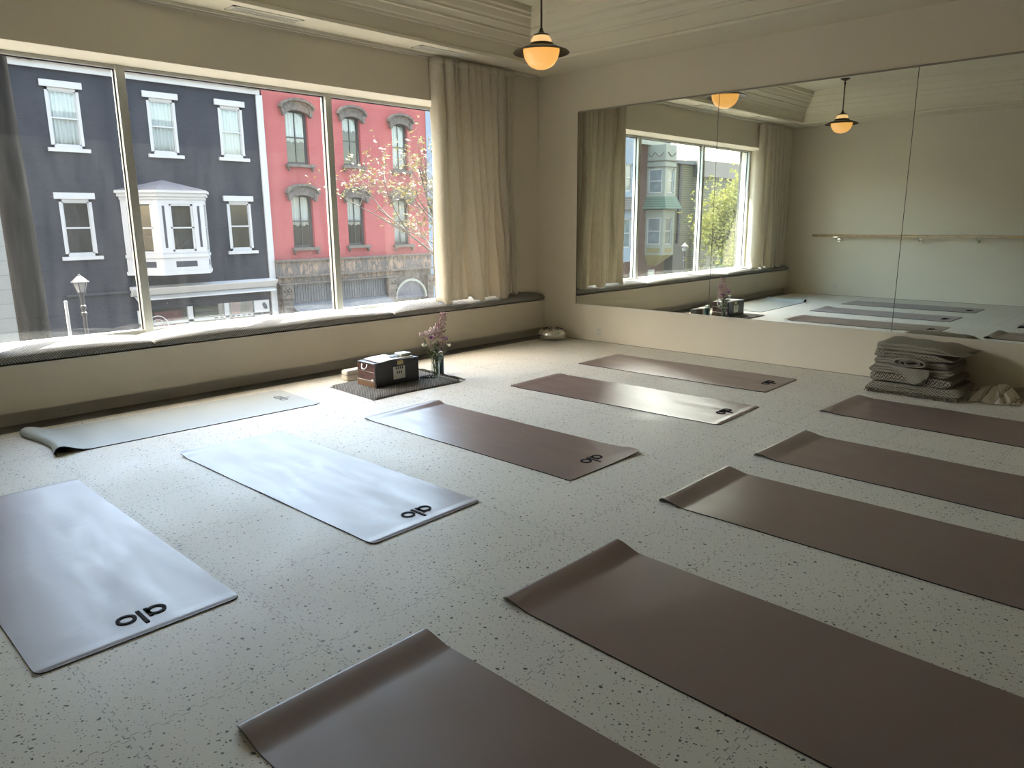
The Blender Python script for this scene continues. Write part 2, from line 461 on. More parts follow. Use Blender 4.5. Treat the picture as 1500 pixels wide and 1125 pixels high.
# soffit ring + crown + tray
sx0, sx1, sy1, sy0 = XW + .645, -.62, -.43, YB + .6
run = .27
c = MB()
c.box((XW, sy1, ZS), (0, 0, 3.6)); c.box((XW, YB, ZS), (0, sy0, 3.6)); c.box((XW, sy0, ZS), (sx0, sy1, 3.6)); c.box((sx1, sy0, ZS), (0, sy1, 3.6))
c.box((XW - .2, YB - .2, ZT), (.2, .2, 3.7))
struct(c.build('ceiling', 'ceil'), 'cream tray ceiling with a flat soffit around it', 'ceiling')
# crown profile: (inset, z)
prof = [(0, ZS - .012), (.012, ZS - .012), (.02, ZS + .012), (.008, ZS + .02), (.03, ZS + .13), (.055, ZS + .135), (.06, ZS + .155), (.075, ZS + .16), (.10, ZS + .21), (.115, ZS + .215),
        (.118, ZS + .235), (.15, ZS + .27), (.17, ZS + .275), (.172, ZS + .295), (.19, ZS + .31), (.215, ZS + .36), (.235, ZS + .365), (.24, ZS + .39), (.262, ZS + .4), (.27, ZT)]
k = MB()
vs = []; n = len(prof)
for (cx, cy, ix, iy) in ((sx0, sy0, 1, 1), (sx1, sy0, -1, 1), (sx1, sy1, -1, -1), (sx0, sy1, 1, -1)):
    for (d, z) in prof: vs.append((cx + ix * d, cy + iy * d, z))
fs = []
for a in range(4):
    b = (a + 1) % 4
    for i in range(n - 1): fs.append((a * n + i, b * n + i, b * n + i + 1, a * n + i + 1))
k.add(vs, fs)
struct(k.build('trim_1', 'ceil'), 'stepped crown moulding around the raised tray ceiling', 'moulding')
# curtain track groove strip at the ceiling edge
struct(box((XW + .02, -.03, ZS - .025), (-.02, -.002, ZS)).build('trim_3', 'trimw'), 'slim strip along the top of the window wall', 'trim')
# dark strips along both wall feet, put in as thin shadow lines
struct(box((-.006, YB, 0), (0, -.1, .006)).build('shadow_line_mirror', 'base'))
struct(box((XW, YB, 0), (XW + .006, -.1, .006)).build('shadow_line_barre', 'base'))

# window frame -----------------------------------------------------------
wn = MB()
fy0, fy1 = GY - .03, GY + .05
wn.box((GX0, fy0, GZ1 - .028), (GX1, fy1, GZ1)); wn.box((GX0, fy0, GZ0), (GX1, fy1, GZ0 + .05))
mull = [GX0 + .02, -4.41, -2.585, GX1 - .02]
for mx_ in mull: wn.box((mx_ - .033, fy0 - .01, GZ0), (mx_ + .033, fy1, GZ1))
g = MB()
for mx_ in mull[:3]:
    for sgn in (1, -1):
        g.box((mx_ + sgn * .033, GY + .0, GZ0 + .05), (mx_ + sgn * .041, GY + .012, GZ1 - .028))
g.box((GX0, GY, GZ1 - .036), (GX1, GY + .012, GZ1 - .026))
wf = struct(wn.build('window_1', 'alu', bevel=.003), 'wide aluminium street window in three panes', 'window')
g.build('gasket', 'gasket', wf, world=False)
for i in range(3):
    box((mull[i] + .033, GY + .012, GZ0 + .05), (mull[i + 1] - .033, GY + .018, GZ1 - .028)).build('pane', 'glass', wf, world=False)

# window bench -----------------------------------------------------------
b = thing('window_bench', 'long built-in cream bench running under the street window', 'bench', (-3.48, -.05, -.012))
box((XW + .003, -.10, .095), (-.003, -.075, .405)).build('front_panel', 'wall', b)
box((XW + .003, -.006, -.012), (-.003, 0, .20)).build('toe_kick', 'kick', b)
box((XW + .003, -.105, .405), (-.003, GY - .035, .421)).build('seat_board', 'trimw', b)
def outlet(name, label, loc, axis, horiz=False):
    t = thing(name, label, 'outlet', loc)
    w_, h_ = (.115, .07) if horiz else (.07, .115)
    p = MB(); q = MB()
    def bx(m, u0, v0, u1, v1, d0, d1):
        x, y, z = loc
        if axis == 'x-': m.box((x - d1, y + u0, z + v0), (x - d0, y + u1, z + v1))
        if axis == 'x+': m.box((x + d0, y + u0, z + v0), (x + d1, y + u1, z + v1))
        if axis == 'y-': m.box((x + u0, y - d1, z + v0), (x + u1, y - d0, z + v1))
    bx(p, -w_ / 2, -h_ / 2, w_ / 2, h_ / 2, 0, .006)
    for s_ in (-1, 1):
        for a_ in ((-.012, -.009), (.004, .007)):
            q = MB()
            if horiz: bx(q, s_ * .024 + a_[0], -.014, s_ * .024 + a_[1], -.002, .006, .007)
            else: bx(q, a_[0] + .002, s_ * .024 - .006, a_[1] + .002, s_ * .024 + .006, .006, .007)
            q.build('socket_slot', 'slot', t)
    p.build('cover_plate', 'kick' if horiz else 'plate', t, bevel=.002)
outlet('wall_outlet', 'white wall outlet low under the mirror near the corner', (0, -.925, .11), 'x-')
outlet('wall_outlet', 'white wall outlet under the barre, seen in the mirror', (XW, -.98, .16), 'x+')
outlet('wall_outlet', 'taupe outlet in the toe kick of the window bench', (-5.19, -.006, .045), 'y-', True)

def cushion(x0, x1, label):
    t = thing('bench_cushion', label, 'cushion', ((x0 + x1) / 2, .1, .421), 'woven cushions on the window bench')
    y0, y1, zb = -.118, GY - .045, .421
    m = MB(); NU, NS = 60, 28
    def se(c_): return math.copysign(abs(c_) ** .5, c_)
    def fn(u, v):
        a = 2 * PI * u
        e = 2 * v - 1; k_ = (1 - abs(e) ** 26) ** .5 if abs(e) < 1 else 0
        cy, sz = se(math.cos(a)), se(math.sin(a))
        yy = (y0 + y1) / 2 + (y1 - y0) / 2 * cy * (.965 + .035 * k_)
        h = .074 + .044 * (1 - abs(e) ** 6) * (1 - (2 * (yy - y0) / (y1 - y0) - 1) ** 2)
        zz = zb + h / 2 + h / 2 * sz * (.45 + .55 * k_)
        if sz > 0: zz += .004 * math.sin(x0 * 3 + e * 7)
        xq = (x0 + x1) / 2 + (x1 - x0) / 2 * e
        if xq > GX1 - .06 or xq < GX0 + .06: yy = min(yy, -.004)
        ee = math.copysign(min(abs(e), 1), e)
        return ((x0 + x1) / 2 + (x1 - x0) / 2 * math.sin(ee * PI / 2) ** 1 if False else (x0 + x1) / 2 + (x1 - x0) / 2 * (ee if abs(ee) < .9 else math.copysign(.9 + .1 * math.sin((abs(ee) - .9) / .1 * PI / 2), ee)), yy, max(zz, zb + .0005))
    m.grid(NS, NU, fn, wrapu=True)
    m.f.append(tuple(range(NS))[::-1]); m.mi.append(0); m.f.append(tuple((NU - 1) * NS + i for i in range(NS))); m.mi.append(0)
    m.build('cover', 'cushion', t, smooth=True)
cushion(XW + .008, -4.552, 'left woven grey bench cushion, sunlit, in front of the navy house')
cushion(-4.545, -2.262, 'middle woven grey bench cushion crossed by the mullion shadow')
cushion(-2.255, -.008, 'right woven grey bench cushion under the curtain, next to the mirror wall')

# mirror -----------------------------------------------------------------
MZ0, MZ1 = .409, 2.512
ys = [-.592, -2.285, -3.998, -5.70, -7.4]
ml = ['mirror panel nearest the window, beside the curtain', 'second mirror panel, showing the hanging lamp and the barre end', 'third mirror panel, above the stack of blankets', 'fourth mirror panel beyond the blankets']
for i in range(4):
    mo = MB()
    mo.cur = 0; mo.box((-.006, ys[i + 1] + .0012, MZ0), (-.0005, ys[i] - .0036, MZ1))
    o = mo.build('wall_mirror_panel', 'mirror'); box((-.0065, ys[i] - .0035, MZ0), (-.0004, ys[i] + .0005, MZ1)).build('dark_edge', 'slot', o)
    tag(o, ml[i], 'mirror', 'mirror panels on the long wall')
ch = thing('mirror_channel', 'slim pale metal channel holding the foot and head of the mirrors', 'channel', (0, -4, MZ0))
box((-.012, ys[-1], MZ0 - .014), (0, ys[0], MZ0 + .004)).build('bottom_rail', 'trimw', ch)
box((-.010, ys[-1], MZ1 - .004), (0, ys[0], MZ1 + .010)).build('top_rail', 'base', ch)
box((-.008, ys[0], MZ0), (0, ys[0] + .004, MZ1)).build('side_rail', 'bronze', ch)

# barre ------------------------------------------------------------------
bt = thing('ballet_barre', 'pale wooden barre rail on metal brackets, seen in the mirror', 'barre', (XW, -3.5, 1.05))
bx_ = XW + .16
MB().tube([(bx_, -.57, 1.06), (bx_, -8.2, 1.06)], .022, 16).build('rail', 'oak', bt, smooth=True)
for yb_ in (-.98, -2.30, -3.13, -4.45, -5.8, -7.2):
    q = MB()
    q.tube([(XW, yb_, .98), (XW + .012, yb_, .98)], .03, 16)
    q.tube([(XW + .01, yb_, .98), (XW + .06, yb_, .972), (XW + .12, yb_, .99), (bx_, yb_, 1.035)], [.016, .014, .012, .012], 10)
    q.box((bx_ - .016, yb_ - .04, 1.032), (bx_ + .016, yb_ + .04, 1.0405))
    q.build('bracket', 'chrome', bt, smooth=False, auto=.6)

# pendants ---------------------------------------------------------------
def pendant(x, y, label):
    t = thing('pendant_lamp', label, 'lamp', (x, y, ZT), 'opal globe pendant lamps')
    z0 = 2.617; c0 = (x, y, z0)
    MB().lathe([(.0001, 0), (.04, .004), (.08, .018), (.11, .04), (.135, .075), (.150, .115), (.156, .15), (.154, .165), (.12, .172)], c0, 40).build('globe', 'globe', t, smooth=True)
    MB().lathe([(.095, .175), (.094, .20), (.088, .23), (.072, .262), (.058, .268)], c0, 40).build('opal_neck', 'neck', t, smooth=True)
    MB().lathe([(.150, .166), (.225, .138), (.238, .130), (.240, .134), (.228, .144), (.160, .172), (.112, .184), (.100, .208), (.094, .208), (.104, .176), (.150, .166)], c0, 48).build('brim', 'bronze', t, smooth=False, auto=.5)
    MB().lathe([(.001, .262), (.066, .262), (.066, .276), (.045, .282), (.028, .292), (.016, .31), (.012, .33), (.001, .33)], c0, 32).build('cap', 'bronze', t, auto=.5)
    rod = MB(); rod.tube([(x, y, z0 + .32), (x, y, ZT - .09)], .0085, 12); rod.build('rod', 'bronze', t, smooth=True)
    k2 = MB(); k2.tube([(x, y, ZT - .092), (x, y, ZT - .07)], .011, 12); k2.ball((x, y, ZT - .06), .014, 12, 8)
    k2.tube([(x, y, ZT - .055), (x, y, ZT - .02)], .007, 10); k2.build('swivel', 'bronze', t, smooth=True)
    MB().lathe([(.001, ZT - z0 - .035), (.014, ZT - z0 - .035), (.05, ZT - z0 - .018), (.068, ZT - z0 - .008), (.07, ZT - z0 - .0005), (.001, ZT - z0 - .0005)], c0, 32).build('canopy', 'bronze', t, auto=.5)
pendant(-1.626, -1.477, 'glowing opal pendant lamp with dark brim near the curtain corner')
pendant(-5.27, -1.48, 'glowing opal pendant lamp with its canopy in view, seen only in the mirror')

# ceiling vents
for i, xv in enumerate((-1.67, -3.48, -5.22)):
    t = thing('ceiling_vent', ['slotted ceiling vent above the curtain by the corner', 'slotted ceiling vent over the middle of the window', 'slotted ceiling vent over the far end of the window, seen in the mirror'][i], 'vent', (xv, -.23, ZS), 'linear vents in the soffit')
    fr = MB(); L_, W_ = .30, .075
    fr.box((xv - L_, -.23 - W_, ZS - .006), (xv + L_, -.23 - W_ + .022, ZS)); fr.box((xv - L_, -.23 + W_ - .022, ZS - .006), (xv + L_, -.23 + W_, ZS))
    fr.box((xv - L_, -.23 - W_, ZS - .006), (xv - L_ + .03, -.23 + W_, ZS)); fr.box((xv + L_ - .03, -.23 - W_, ZS - .006), (xv + L_, -.23 + W_, ZS))
    fr.build('frame', 'trimw', t)
    box((xv - L_ + .03, -.28, ZS - .0015), (xv + L_ - .03, -.18, ZS - .0005)).build('duct', 'slot', t)
    sl = MB()
    for j in range(34):
        xx = xv - L_ + .04 + j * (2 * L_ - .08) / 33
        sl.box((xx - .003, -.282, ZS - .005), (xx + .003, -.178, ZS - .0015))
    sl.box((xv - L_ + .03, -.233, ZS - .0055), (xv + L_ - .03, -.227, ZS - .0015))
    sl.build('slats', 'trimw', t)

# curtains ---------------------------------------------------------------
def curtain(x0, x1, nf, label, seed, flip):
    t = thing('curtain', label, 'curtain', ((x0 + x1) / 2, -.07, ZS - .02), 'linen curtains at both ends of the window')
    rr = random.Random(seed)
    # irregular fold phases; cloth bunches: wide folds and tight ones
    wds = []
    for i in range(nf):
        tt = (i + .5) / nf
        if flip: tt = 1 - tt
        wds.append((1.5 if tt < .12 else .55 if tt < .28 else 1.45 if tt < .66 else .5) * rr.uniform(.8, 1.2))
    tot = sum(wds); edges = [0]
    for w_ in wds: edges.append(edges[-1] + w_ / tot)
    hem = []
    for i in range(nf): hem.append(rr.choice((0, .0, .008, .022, .0)))
    NU, NV = nf * 14, 46
    def fn(u, v):
        i = min(nf - 1, max(0, next((q for q in range(nf) if edges[q + 1] >= u), nf - 1)))
        f = (u - edges[i]) / (edges[i + 1] - edges[i])
        wd = (edges[i + 1] - edges[i]) * (x1 - x0)
        h = 1 - v                    # 1 at the hem
        s_ = math.sin(2 * PI * f)
        amp = min(.085, .52 * wd + .018) * (.65 + .5 * abs(math.sin(i * 2.3 + seed)))
        s_ = math.copysign(abs(s_) ** .62, s_)
        # sharp pleat at the top, soft wandering folds lower down
        y = -.075 + amp * s_ * (1 - .15 * h) + .026 * h * math.sin(u * 17 + 2 * h + seed) + .014 * h * math.sin(u * 41 - 5 * h)
        y += .012 * math.sin(9 * h + 23 * u) * h
        
        x = x0 + (x1 - x0) * u + .30 * wd * math.cos(2 * PI * f)
        xm = (x0 + x1) / 2
        # folds lean toward the middle bottom
        x += h * (.12 * math.sin(PI * u) * (1 if not flip else -1)) + .02 * h * math.sin(8 * h + 19 * u)
        x = x + (xm - x) * .05 * math.sin(PI * min(1, h * 1.3))
        zb = .532 + (hem[i] if f < .8 else hem[min(nf - 1, i + 1)]) - (.03 if y < -.12 else 0)
        if y < -.125: zb -= .0
        zt = ZS - .028
        return (x, y, zt + (zb - zt) * (h ** 1.0))
    fn0 = fn
    def fn(u, v):
        x, y, z = fn0(u, v); e = u if not flip else 1 - u
        k_ = max(0, 1 - e / .07); return (x, y + (.10 * k_ * k_ if z < GZ1 - .05 else .03 * k_), z)
    m = MB(); m.grid(NU, NV, lambda a, b_: fn(a, 1 - b_))
    m.build('cloth', 'curtain', t, smooth=True, solid=.003)
    tp = MB()
    tp.grid(NU, 3, lambda a, b_: (fn(a, .985)[0], fn(a, .985)[1] - .004, ZS - .028 - .06 * b_))
    tp.build('heading_tape', 'curtain', t, smooth=True, solid=.002)
curtain(-1.66, -.50, 15, 'beige linen curtain hanging beside the mirror wall', 3, False)
curtain(-6.66, -5.58, 14, 'beige linen curtain at the far end of the window, seen in the mirror', 11, True)
tr = thing('curtain_track', 'thin white curtain track along the ceiling edge over the window', 'track', (-3.4, -.085, ZS))
box((-6.75, -.092, ZS - .024), (-.12, -.076, ZS - .001)).build('rail', 'trimw', tr)

# ------------------------------------------------------------ yoga mats
def annulus(m, cx, cy, r0, r1, sx, z0, z1, n=28):
    for k in range(n):
        a, b_ = 2 * PI * k / n, 2 * PI * (k + 1) / n
        P = [(cx + sx * r * math.cos(t), cy + r * math.sin(t)) for r, t in ((r0, a), (r1, a), (r1, b_), (r0, b_))]
        m.prism(P, z0, z1, 'z')
def logo_mesh(cx, cy, z, rot):
    m = MB(); z0, z1 = z - .003, z + .0012
    annulus(m, -.058, 0, .019, .030, 1.0, z0, z1); m.box((-.040, -.030, z0), (-.0285, .030, z1))      # a
    m.box((-.016, -.030, z0), (-.0045, .062, z1))                                                      # l
    annulus(m, .032, 0, .019, .030, 1.0, z0, z1)                                                     # o
    c_, s_ = math.cos(rot), math.sin(rot)
    m.v = [(cx + c_ * x * 1.12 - s_ * y * 1.12, cy + s_ * x * 1.12 + c_ * y * 1.12, zz) for x, y, zz in m.v]
    return m
def yoga_mat(x, y, ang, L, W, mat, label, prof_far, prof_near=None, kfar=lambda u: 1., logo='near', knear=lambda u: 1., group='yoga mats laid out on the floor'):
    """local: x across 0..W, y along 0..L from the near end; profile = list of (distance from the end, height)"""
    prof = []
    def interp(pr, d):
        if d >= pr[-1][0]: return 0
        for (a, za), (b_, zb) in zip(pr, pr[1:]):
            if a <= d <= b_:
                t_ = (d - a) / (b_ - a); t_ = t_ * t_ * (3 - 2 * t_); return za + (zb - za) * t_
        return pr[0][1]
    th = .0048; NV = 150; NU = 22; r = .028
    ds = sorted(set([L * i / 60 for i in range(61)] + [.30 * (i / 36) ** 1.3 for i in range(37)] + [L - .30 * (i / 36) ** 1.3 for i in range(37)]))
    q_ = [ds[0]]
    for d_ in ds[1:]:
        if d_ - q_[-1] > .0025: q_.append(d_)
    q_[-1] = L; ds = q_
    def pt(u, d, top):
        dn, df = d, L - d
        ins = 0
        for e in (dn, df):
            if e < r: ins = max(ins, r - math.sqrt(max(0, r * r - (r - e) ** 2)))
        xx = ins + (W - 2 * ins) * u
        z = interp(prof_far, df) * kfar(u)
        if prof_near: z = max(z, interp(prof_near, dn) * knear(u))
        z += .0009 * (1 + math.sin(d * 9 + u * 4 + x * 5)) * min(1, dn * 4) * min(1, df * 4)
        return (xx, d, z + (th if top else .0003))
    m = MB(); nd = len(ds)
    for top in (1, 0):
        m.grid(NU, nd, lambda u, v: pt(u, ds[int(round(v * (nd - 1)))], top), mi=0 if top else 1)
    B = NU * nd; fs = []
    for j in range(nd - 1):
        fs += [(j * NU, (j + 1) * NU, B + (j + 1) * NU, B + j * NU), (j * NU + NU - 1, B + j * NU + NU - 1, B + (j + 1) * NU + NU - 1, (j + 1) * NU + NU - 1)]
    for i in range(NU - 1):
        fs += [(i, B + i, B + i + 1, i + 1)]; a = (nd - 1) * NU; fs += [(a + i, a + i + 1, B + a + i + 1, B + a + i)]
    b0 = len(m.v); m.f += fs; m.mi += [1] * len(fs)
    o = m.build('yoga_mat', [mat, 'rubber'], auto=.9)
    o.location = (x, y, 0); o.rotation_euler = (0, 0, math.radians(ang))
    tag(o, label, 'yoga mat', group)
    if logo == 'near': lg = logo_mesh(.345, .135, th + .0022, PI)
    elif logo == 'far': lg = logo_mesh(.33, L - .14, th + .0022, 0)
    lg.build('logo', 'logo', o, world=False)
    return o
lip = [(0, .002), (.02, .006), (.07, .010), (.13, .005), (.24, 0)]
lip0 = [(0, 0), (.03, .003), (.10, 0)]
yoga_mat(-6.235, -3.48, 0, 1.88, .66, 'lilac', 'scuffed smoky mat tinted with lilac window sheen, the left one of the two tinted mats', lip0, [(0, 0), (.02, .003), (.07, 0)])
yoga_mat(-4.975, -3.469, 1.36, 1.88, .66, 'lilac2', 'smoky mat tinted with pale window sheen, shining white, between the other tinted mat and the brown mats', [(0, .016), (.04, .010), (.12, 0)], [(0, 0), (.02, .003), (.07, 0)], kfar=lambda u: (1 - u) ** 2 + .1)
yoga_mat(-3.793, -3.594, -.1, 1.88, .66, 'brown', 'smoky brown mat in front of the grey woven rug, with one wavy corner', [(0, .008), (.05, .013), (.13, 0)], [(0, .012), (.06, .016), (.16, .006), (.26, 0)], kfar=lambda u: .5 + u, knear=lambda u: u ** 4)
yoga_mat(-2.287, -3.648, 2.14, 1.88, .66, 'brown', 'smoky brown mat reflecting white daylight on its near half', [(0, .004), (.05, .006), (.13, 0)], [(0, 0), (.02, .003), (.07, 0)])
yoga_mat(-1.170, -3.454, 1.0, 1.88, .66, 'brown', 'smoky brown mat closest to the mirror wall, up by the window', [(0, .0), (.05, .004), (.13, 0)], [(0, 0), (.02, .003), (.07, 0)])
hump = [(0, .001), (.028, .024), (.16, 0)]
def rmat(xl, yf, ang, label, h=1.0, kf=lambda u: 1.):
    a = math.radians(ang); L = 1.88; W = .66
    # far-left corner at (xl, yf): near-left origin = far-left - L*dir
    ox = xl + math.sin(a) * L; oy = yf - math.cos(a) * L
    yoga_mat(ox, oy, ang, L, W, 'brown', label, [(d, z * h) for d, z in hump], [(0, 0), (.02, .003), (.07, 0)], kfar=kf)
rmat(-1.475, -3.995, -1.7, 'smoky brown mat just in front of the folded blankets', .5)
rmat(-2.745, -4.105, -1.6, 'smoky brown mat, second one out from the folded blankets', .8)
rmat(-3.730, -4.089, -.2, 'smoky brown mat with a rolled lip, third one out from the blankets', .9)
rmat(-4.936, -4.196, -1.6, 'large smoky brown mat in the foreground with a buckled far corner', 1.0, lambda u: .8 + .5 * u ** 3)
rmat(-5.930, -4.150, .3, 'smoky brown mat cut off by the bottom of the picture', .9)

# sage mat lying along the bench with its end curled under
def sage():
    W = .66; L = 1.80
    cl = [(.012, .004), (.004, .010), (0.0, .018), (.004, .028), (.014, .042), (.034, .050), (.058, .048), (.085, .038), (.12, .023), (.16, .010), (.20, .004), (.26, .0028)]
    cl += [(.26 + (L - .26) * i / 40, .0028) for i in range(1, 41)]
    th = .0025; n = len(cl); NU = 20; m = MB()
    nor = []
    for i in range(n):
        a, b_ = cl[max(0, i - 1)], cl[min(n - 1, i + 1)]; dx, dz = b_[0] - a[0], b_[1] - a[1]; l = math.hypot(dx, dz); nor.append((-dz / l, dx / l))
    def pt(i, u, s_):
        kk = 1 - .25 * math.sin(PI * u) if i < 11 else 1
        sh = (.035 * math.sin(PI * (u * 1.3 + .1)) * max(0, 1 - cl[i][0] / .3))
        zz = max(.0004, (cl[i][1] - .0028) * kk + .0028 + nor[i][1] * th * s_)
        e = L - cl[i][0]; ins = .028 - math.sqrt(max(0, .028 ** 2 - (.028 - e) ** 2)) if e < .028 else 0
        return (cl[i][0] + nor[i][0] * th * s_ + sh, ins + (W - 2 * ins) * u, zz)
    m.grid(NU, n, lambda u, v: pt(int(round(v * (n - 1))), u, 1), mi=0)
    m.grid(NU, n, lambda u, v: pt(int(round(v * (n - 1))), u, -1), mi=1)
    B = NU * n; fs = []
    for j in range(n - 1): fs += [(j * NU, (j + 1) * NU, B + (j + 1) * NU, B + j * NU), (j * NU + NU - 1, B + j * NU + NU - 1, B + (j + 1) * NU + NU - 1, (j + 1) * NU + NU - 1)]
    for i in range(NU - 1): fs += [(i, B + i, B + i + 1, i + 1)]; a = (n - 1) * NU; fs += [(a + i, a + i + 1, B + a + i + 1, B + a + i)]
    m.f += fs; m.mi += [1] * len(fs)
    o = m.build('yoga_mat', ['sage', 'rubber'], auto=.9)
    o.location = (-5.545, -1.055, 0); o.rotation_euler = (0, 0, math.radians(-1.8))
    tag(o, 'pale sage mat with a curled end, lying along the window bench', 'yoga mat', 'yoga mats laid out on the floor')
    lg = logo_mesh(L - .14, .36, .0054, -PI / 2); lg.build('logo', 'grey', o, world=False)
sage()

# ------------------------------------------------------------ altar things
def slab(pts, z0, z1, name, mat, label, cat, thick_wob=.0):
    m = MB(); m.prism(pts, z0, z1, 'z'); return m
# woven rug, two folded layers
rg = thing('woven_rug', 'folded chunky grey woven rug under the harmonium', 'rug', (-2.9, -1.0, 0))
def ruglayer(x0, x1, y0, y1, z0, h, name, dx):
    m = MB(); NX, NY = 50, 40
    def fn(u, v, top):
        xx = x0 + (x1 - x0) * u + dx * v; yy = y0 + (y1 - y0) * v + .012 * math.sin(u * 5)
        e = min(u, 1 - u, v * .8, (1 - v) * .8) * 14
        b = h * min(1, math.sqrt(max(0, e))) if top else .0005
        if top: b += .0022 * math.sin(xx * 370) * math.sin(yy * 285) * min(1, e)
        return (xx, yy, z0 + max(b, .0006))
    m.grid(NX, NY, lambda u, v: fn(u, v, 1)); m.grid(NX, NY, lambda u, v: fn(u, v, 0))
    m.build(name, 'rug', rg, smooth=True)
ruglayer(-3.42, -2.50, -1.335, -.66, 0.0, .013, 'lower_layer', .03)
ruglayer(-3.40, -2.52, -1.325, -.67, .0125, .012, 'upper_layer', .03)
fm = MB()
for i in range(46):
    yy = -1.30 + .62 * i / 45; x0_ = -2.50 + .03 * (i / 45)
    a = R.uniform(-.5, .5); L_ = R.uniform(.05, .11)
    fm.tube([(x0_ - .01, yy, .016), (x0_ + .02, yy + .01 * a, .020), (x0_ + L_, yy + L_ * a, .004)], [.004, .0035, .002], 5)
fm.build('fringe', 'rug', rg, smooth=True)['kind'] = 'stuff'
RZ = .0265
# harmonium
hx, hy, hw, hd, hh = -2.995, -.962, .442, .255, .20
hm = thing('harmonium', 'dark wooden harmonium with metal corners and a sound-hole plate', 'harmonium', (hx, hy, RZ))
x0, x1, y0, y1 = hx - hw / 2, hx + hw / 2, hy - hd / 2, hy + hd / 2
zb = RZ
box((x0, y0 + .01, zb), (x1, y1, zb + hh)).build('case', 'hwood', hm, bevel=.004)
box((x0 - .004, y0, zb), (x1 + .004, y0 + .014, zb + hh + .004)).build('front_board', 'black', hm, bevel=.003)
box((x0 - .006, y0 + .012, zb), (x1 + .006, y1 + .003, zb + .045)).build('base_board', 'hwood2', hm, bevel=.003)
for zz in (.052, .125, .196):
    for xs in (x0 - .007, x1 + .001): box((xs, y0 + .014, zb + zz), (xs + .006, y1, zb + zz + .005)).build('metal_strip', 'chrome', hm)
for xs, sg in ((x0 - .004, -1), (x1 + .004, 1)):
    hd_ = MB(); ymid = hy + .01
    pts = [(xs + sg * (.006 + .012 * math.sin(PI * i / 10)), ymid - .035 * math.cos(PI * i / 10), zb + .175 - .030 * math.sin(PI * i / 10)) for i in range(11)]
    hd_.tube(pts, .0045, 8); hd_.ball((xs + sg * .004, ymid - .035, zb + .178), .009); hd_.ball((xs + sg * .004, ymid + .035, zb + .178), .009)
    hd_.build('side_handle', 'chrome', hm, smooth=True)
    ln = MB(); ln.lathe([(.001, -.008), (.012, -.008), (.012, .008), (.001, .008)], (xs + sg * .004, y0 + .035, zb + .066), 12); ln.build('latch', 'chrome', hm)
for (cx_, cz_, sx_, sz_) in ((x0, zb, 1, 1), (x1, zb, -1, 1), (x0, zb + hh, 1, -1), (x1, zb + hh, -1, -1)):
    cm = MB(); cm.prism([(cx_ - sx_ * .005, cz_), (cx_ + sx_ * .032, cz_), (cx_ + sx_ * .012, cz_ + sz_ * .012), (cx_ - sx_ * .002, cz_ + sz_ * .036)] if sx_ * sz_ > 0 else [(cx_ - sx_ * .002, cz_ + sz_ * .036), (cx_ + sx_ * .012, cz_ + sz_ * .012), (cx_ + sx_ * .032, cz_), (cx_ - sx_ * .005, cz_)], y0 - .003, y0 + .002, 'y')
    cm.build('corner_bracket', 'tin', hm)
pl = MB(); px0, px1, pz0, pz1 = hx - .045, hx + .078, zb + .045, zb + .150
pl.box((px0, y0 - .004, pz0), (px1, y0 + .001, pz1)); po = pl.build('sound_plate', 'plate', hm, bevel=.003)
ho = MB()
for r_, (nn, zz) in enumerate(((4, .098), (3, .062))):
    for i in range(nn):
        cx_ = (px0 + px1) / 2 + (i - (nn - 1) / 2) * .021
        ho.tube([(cx_, y0 - .0052, pz0 + zz - .01), (cx_, y0 - .0035, pz0 + zz - .01)], .0075, 10)
        ho.prism([(cx_ - .0065, pz0 + zz - .008), (cx_ + .0065, pz0 + zz - .008), (cx_ + .002, pz0 + zz + .010), (cx_ - .002, pz0 + zz + .010)], y0 - .005, y0 - .0035, 'y')
ho.build('sound_hole', 'slot', po)
box((hx + .000, y0 - .003, zb + .163), (hx + .062, y0 + .001, zb + .197)).build('maker_badge', 'brass', hm)
ky = MB()
for i in range(16): ky.box((x0 + .22 + i * .0125, y0 + .03, zb + hh), (x0 + .2315 + i * .0125, y0 + .12, zb + hh + .010))
ky.build('keyboard', 'plate', hm)
kb = MB()
for i in range(15):
    if i % 7 not in (2, 6): kb.box((x0 + .229 + i * .0125, y0 + .065, zb + hh + .010), (x0 + .236 + i * .0125, y0 + .12, zb + hh + .018))
kb.build('black_key', 'black', hm)
HT = zb + hh + .006
pp = MB()
pp.grid(14, 12, lambda u, v: (-3.185 + .235 * u + .03 * v, -1.105 + .03 * u + .26 * v, HT + .002 + .006 * math.exp(-((u - .55) ** 2) * 14) * (1 - .4 * v) + .008 * max(0, u - .75)))
tag(pp.build('paper_sheet', 'paper', smooth=True, solid=.0015), 'white sheet of paper lying on top of the harmonium', 'paper')
bk = MB(); bk.box((-2.90, -1.03, HT + .0125), (-2.795, -.93, HT + .030))
o = tag(bk.build('small_notebook', 'sage2', bevel=.003), 'small pale green notebook on the right end of the harmonium', 'notebook')
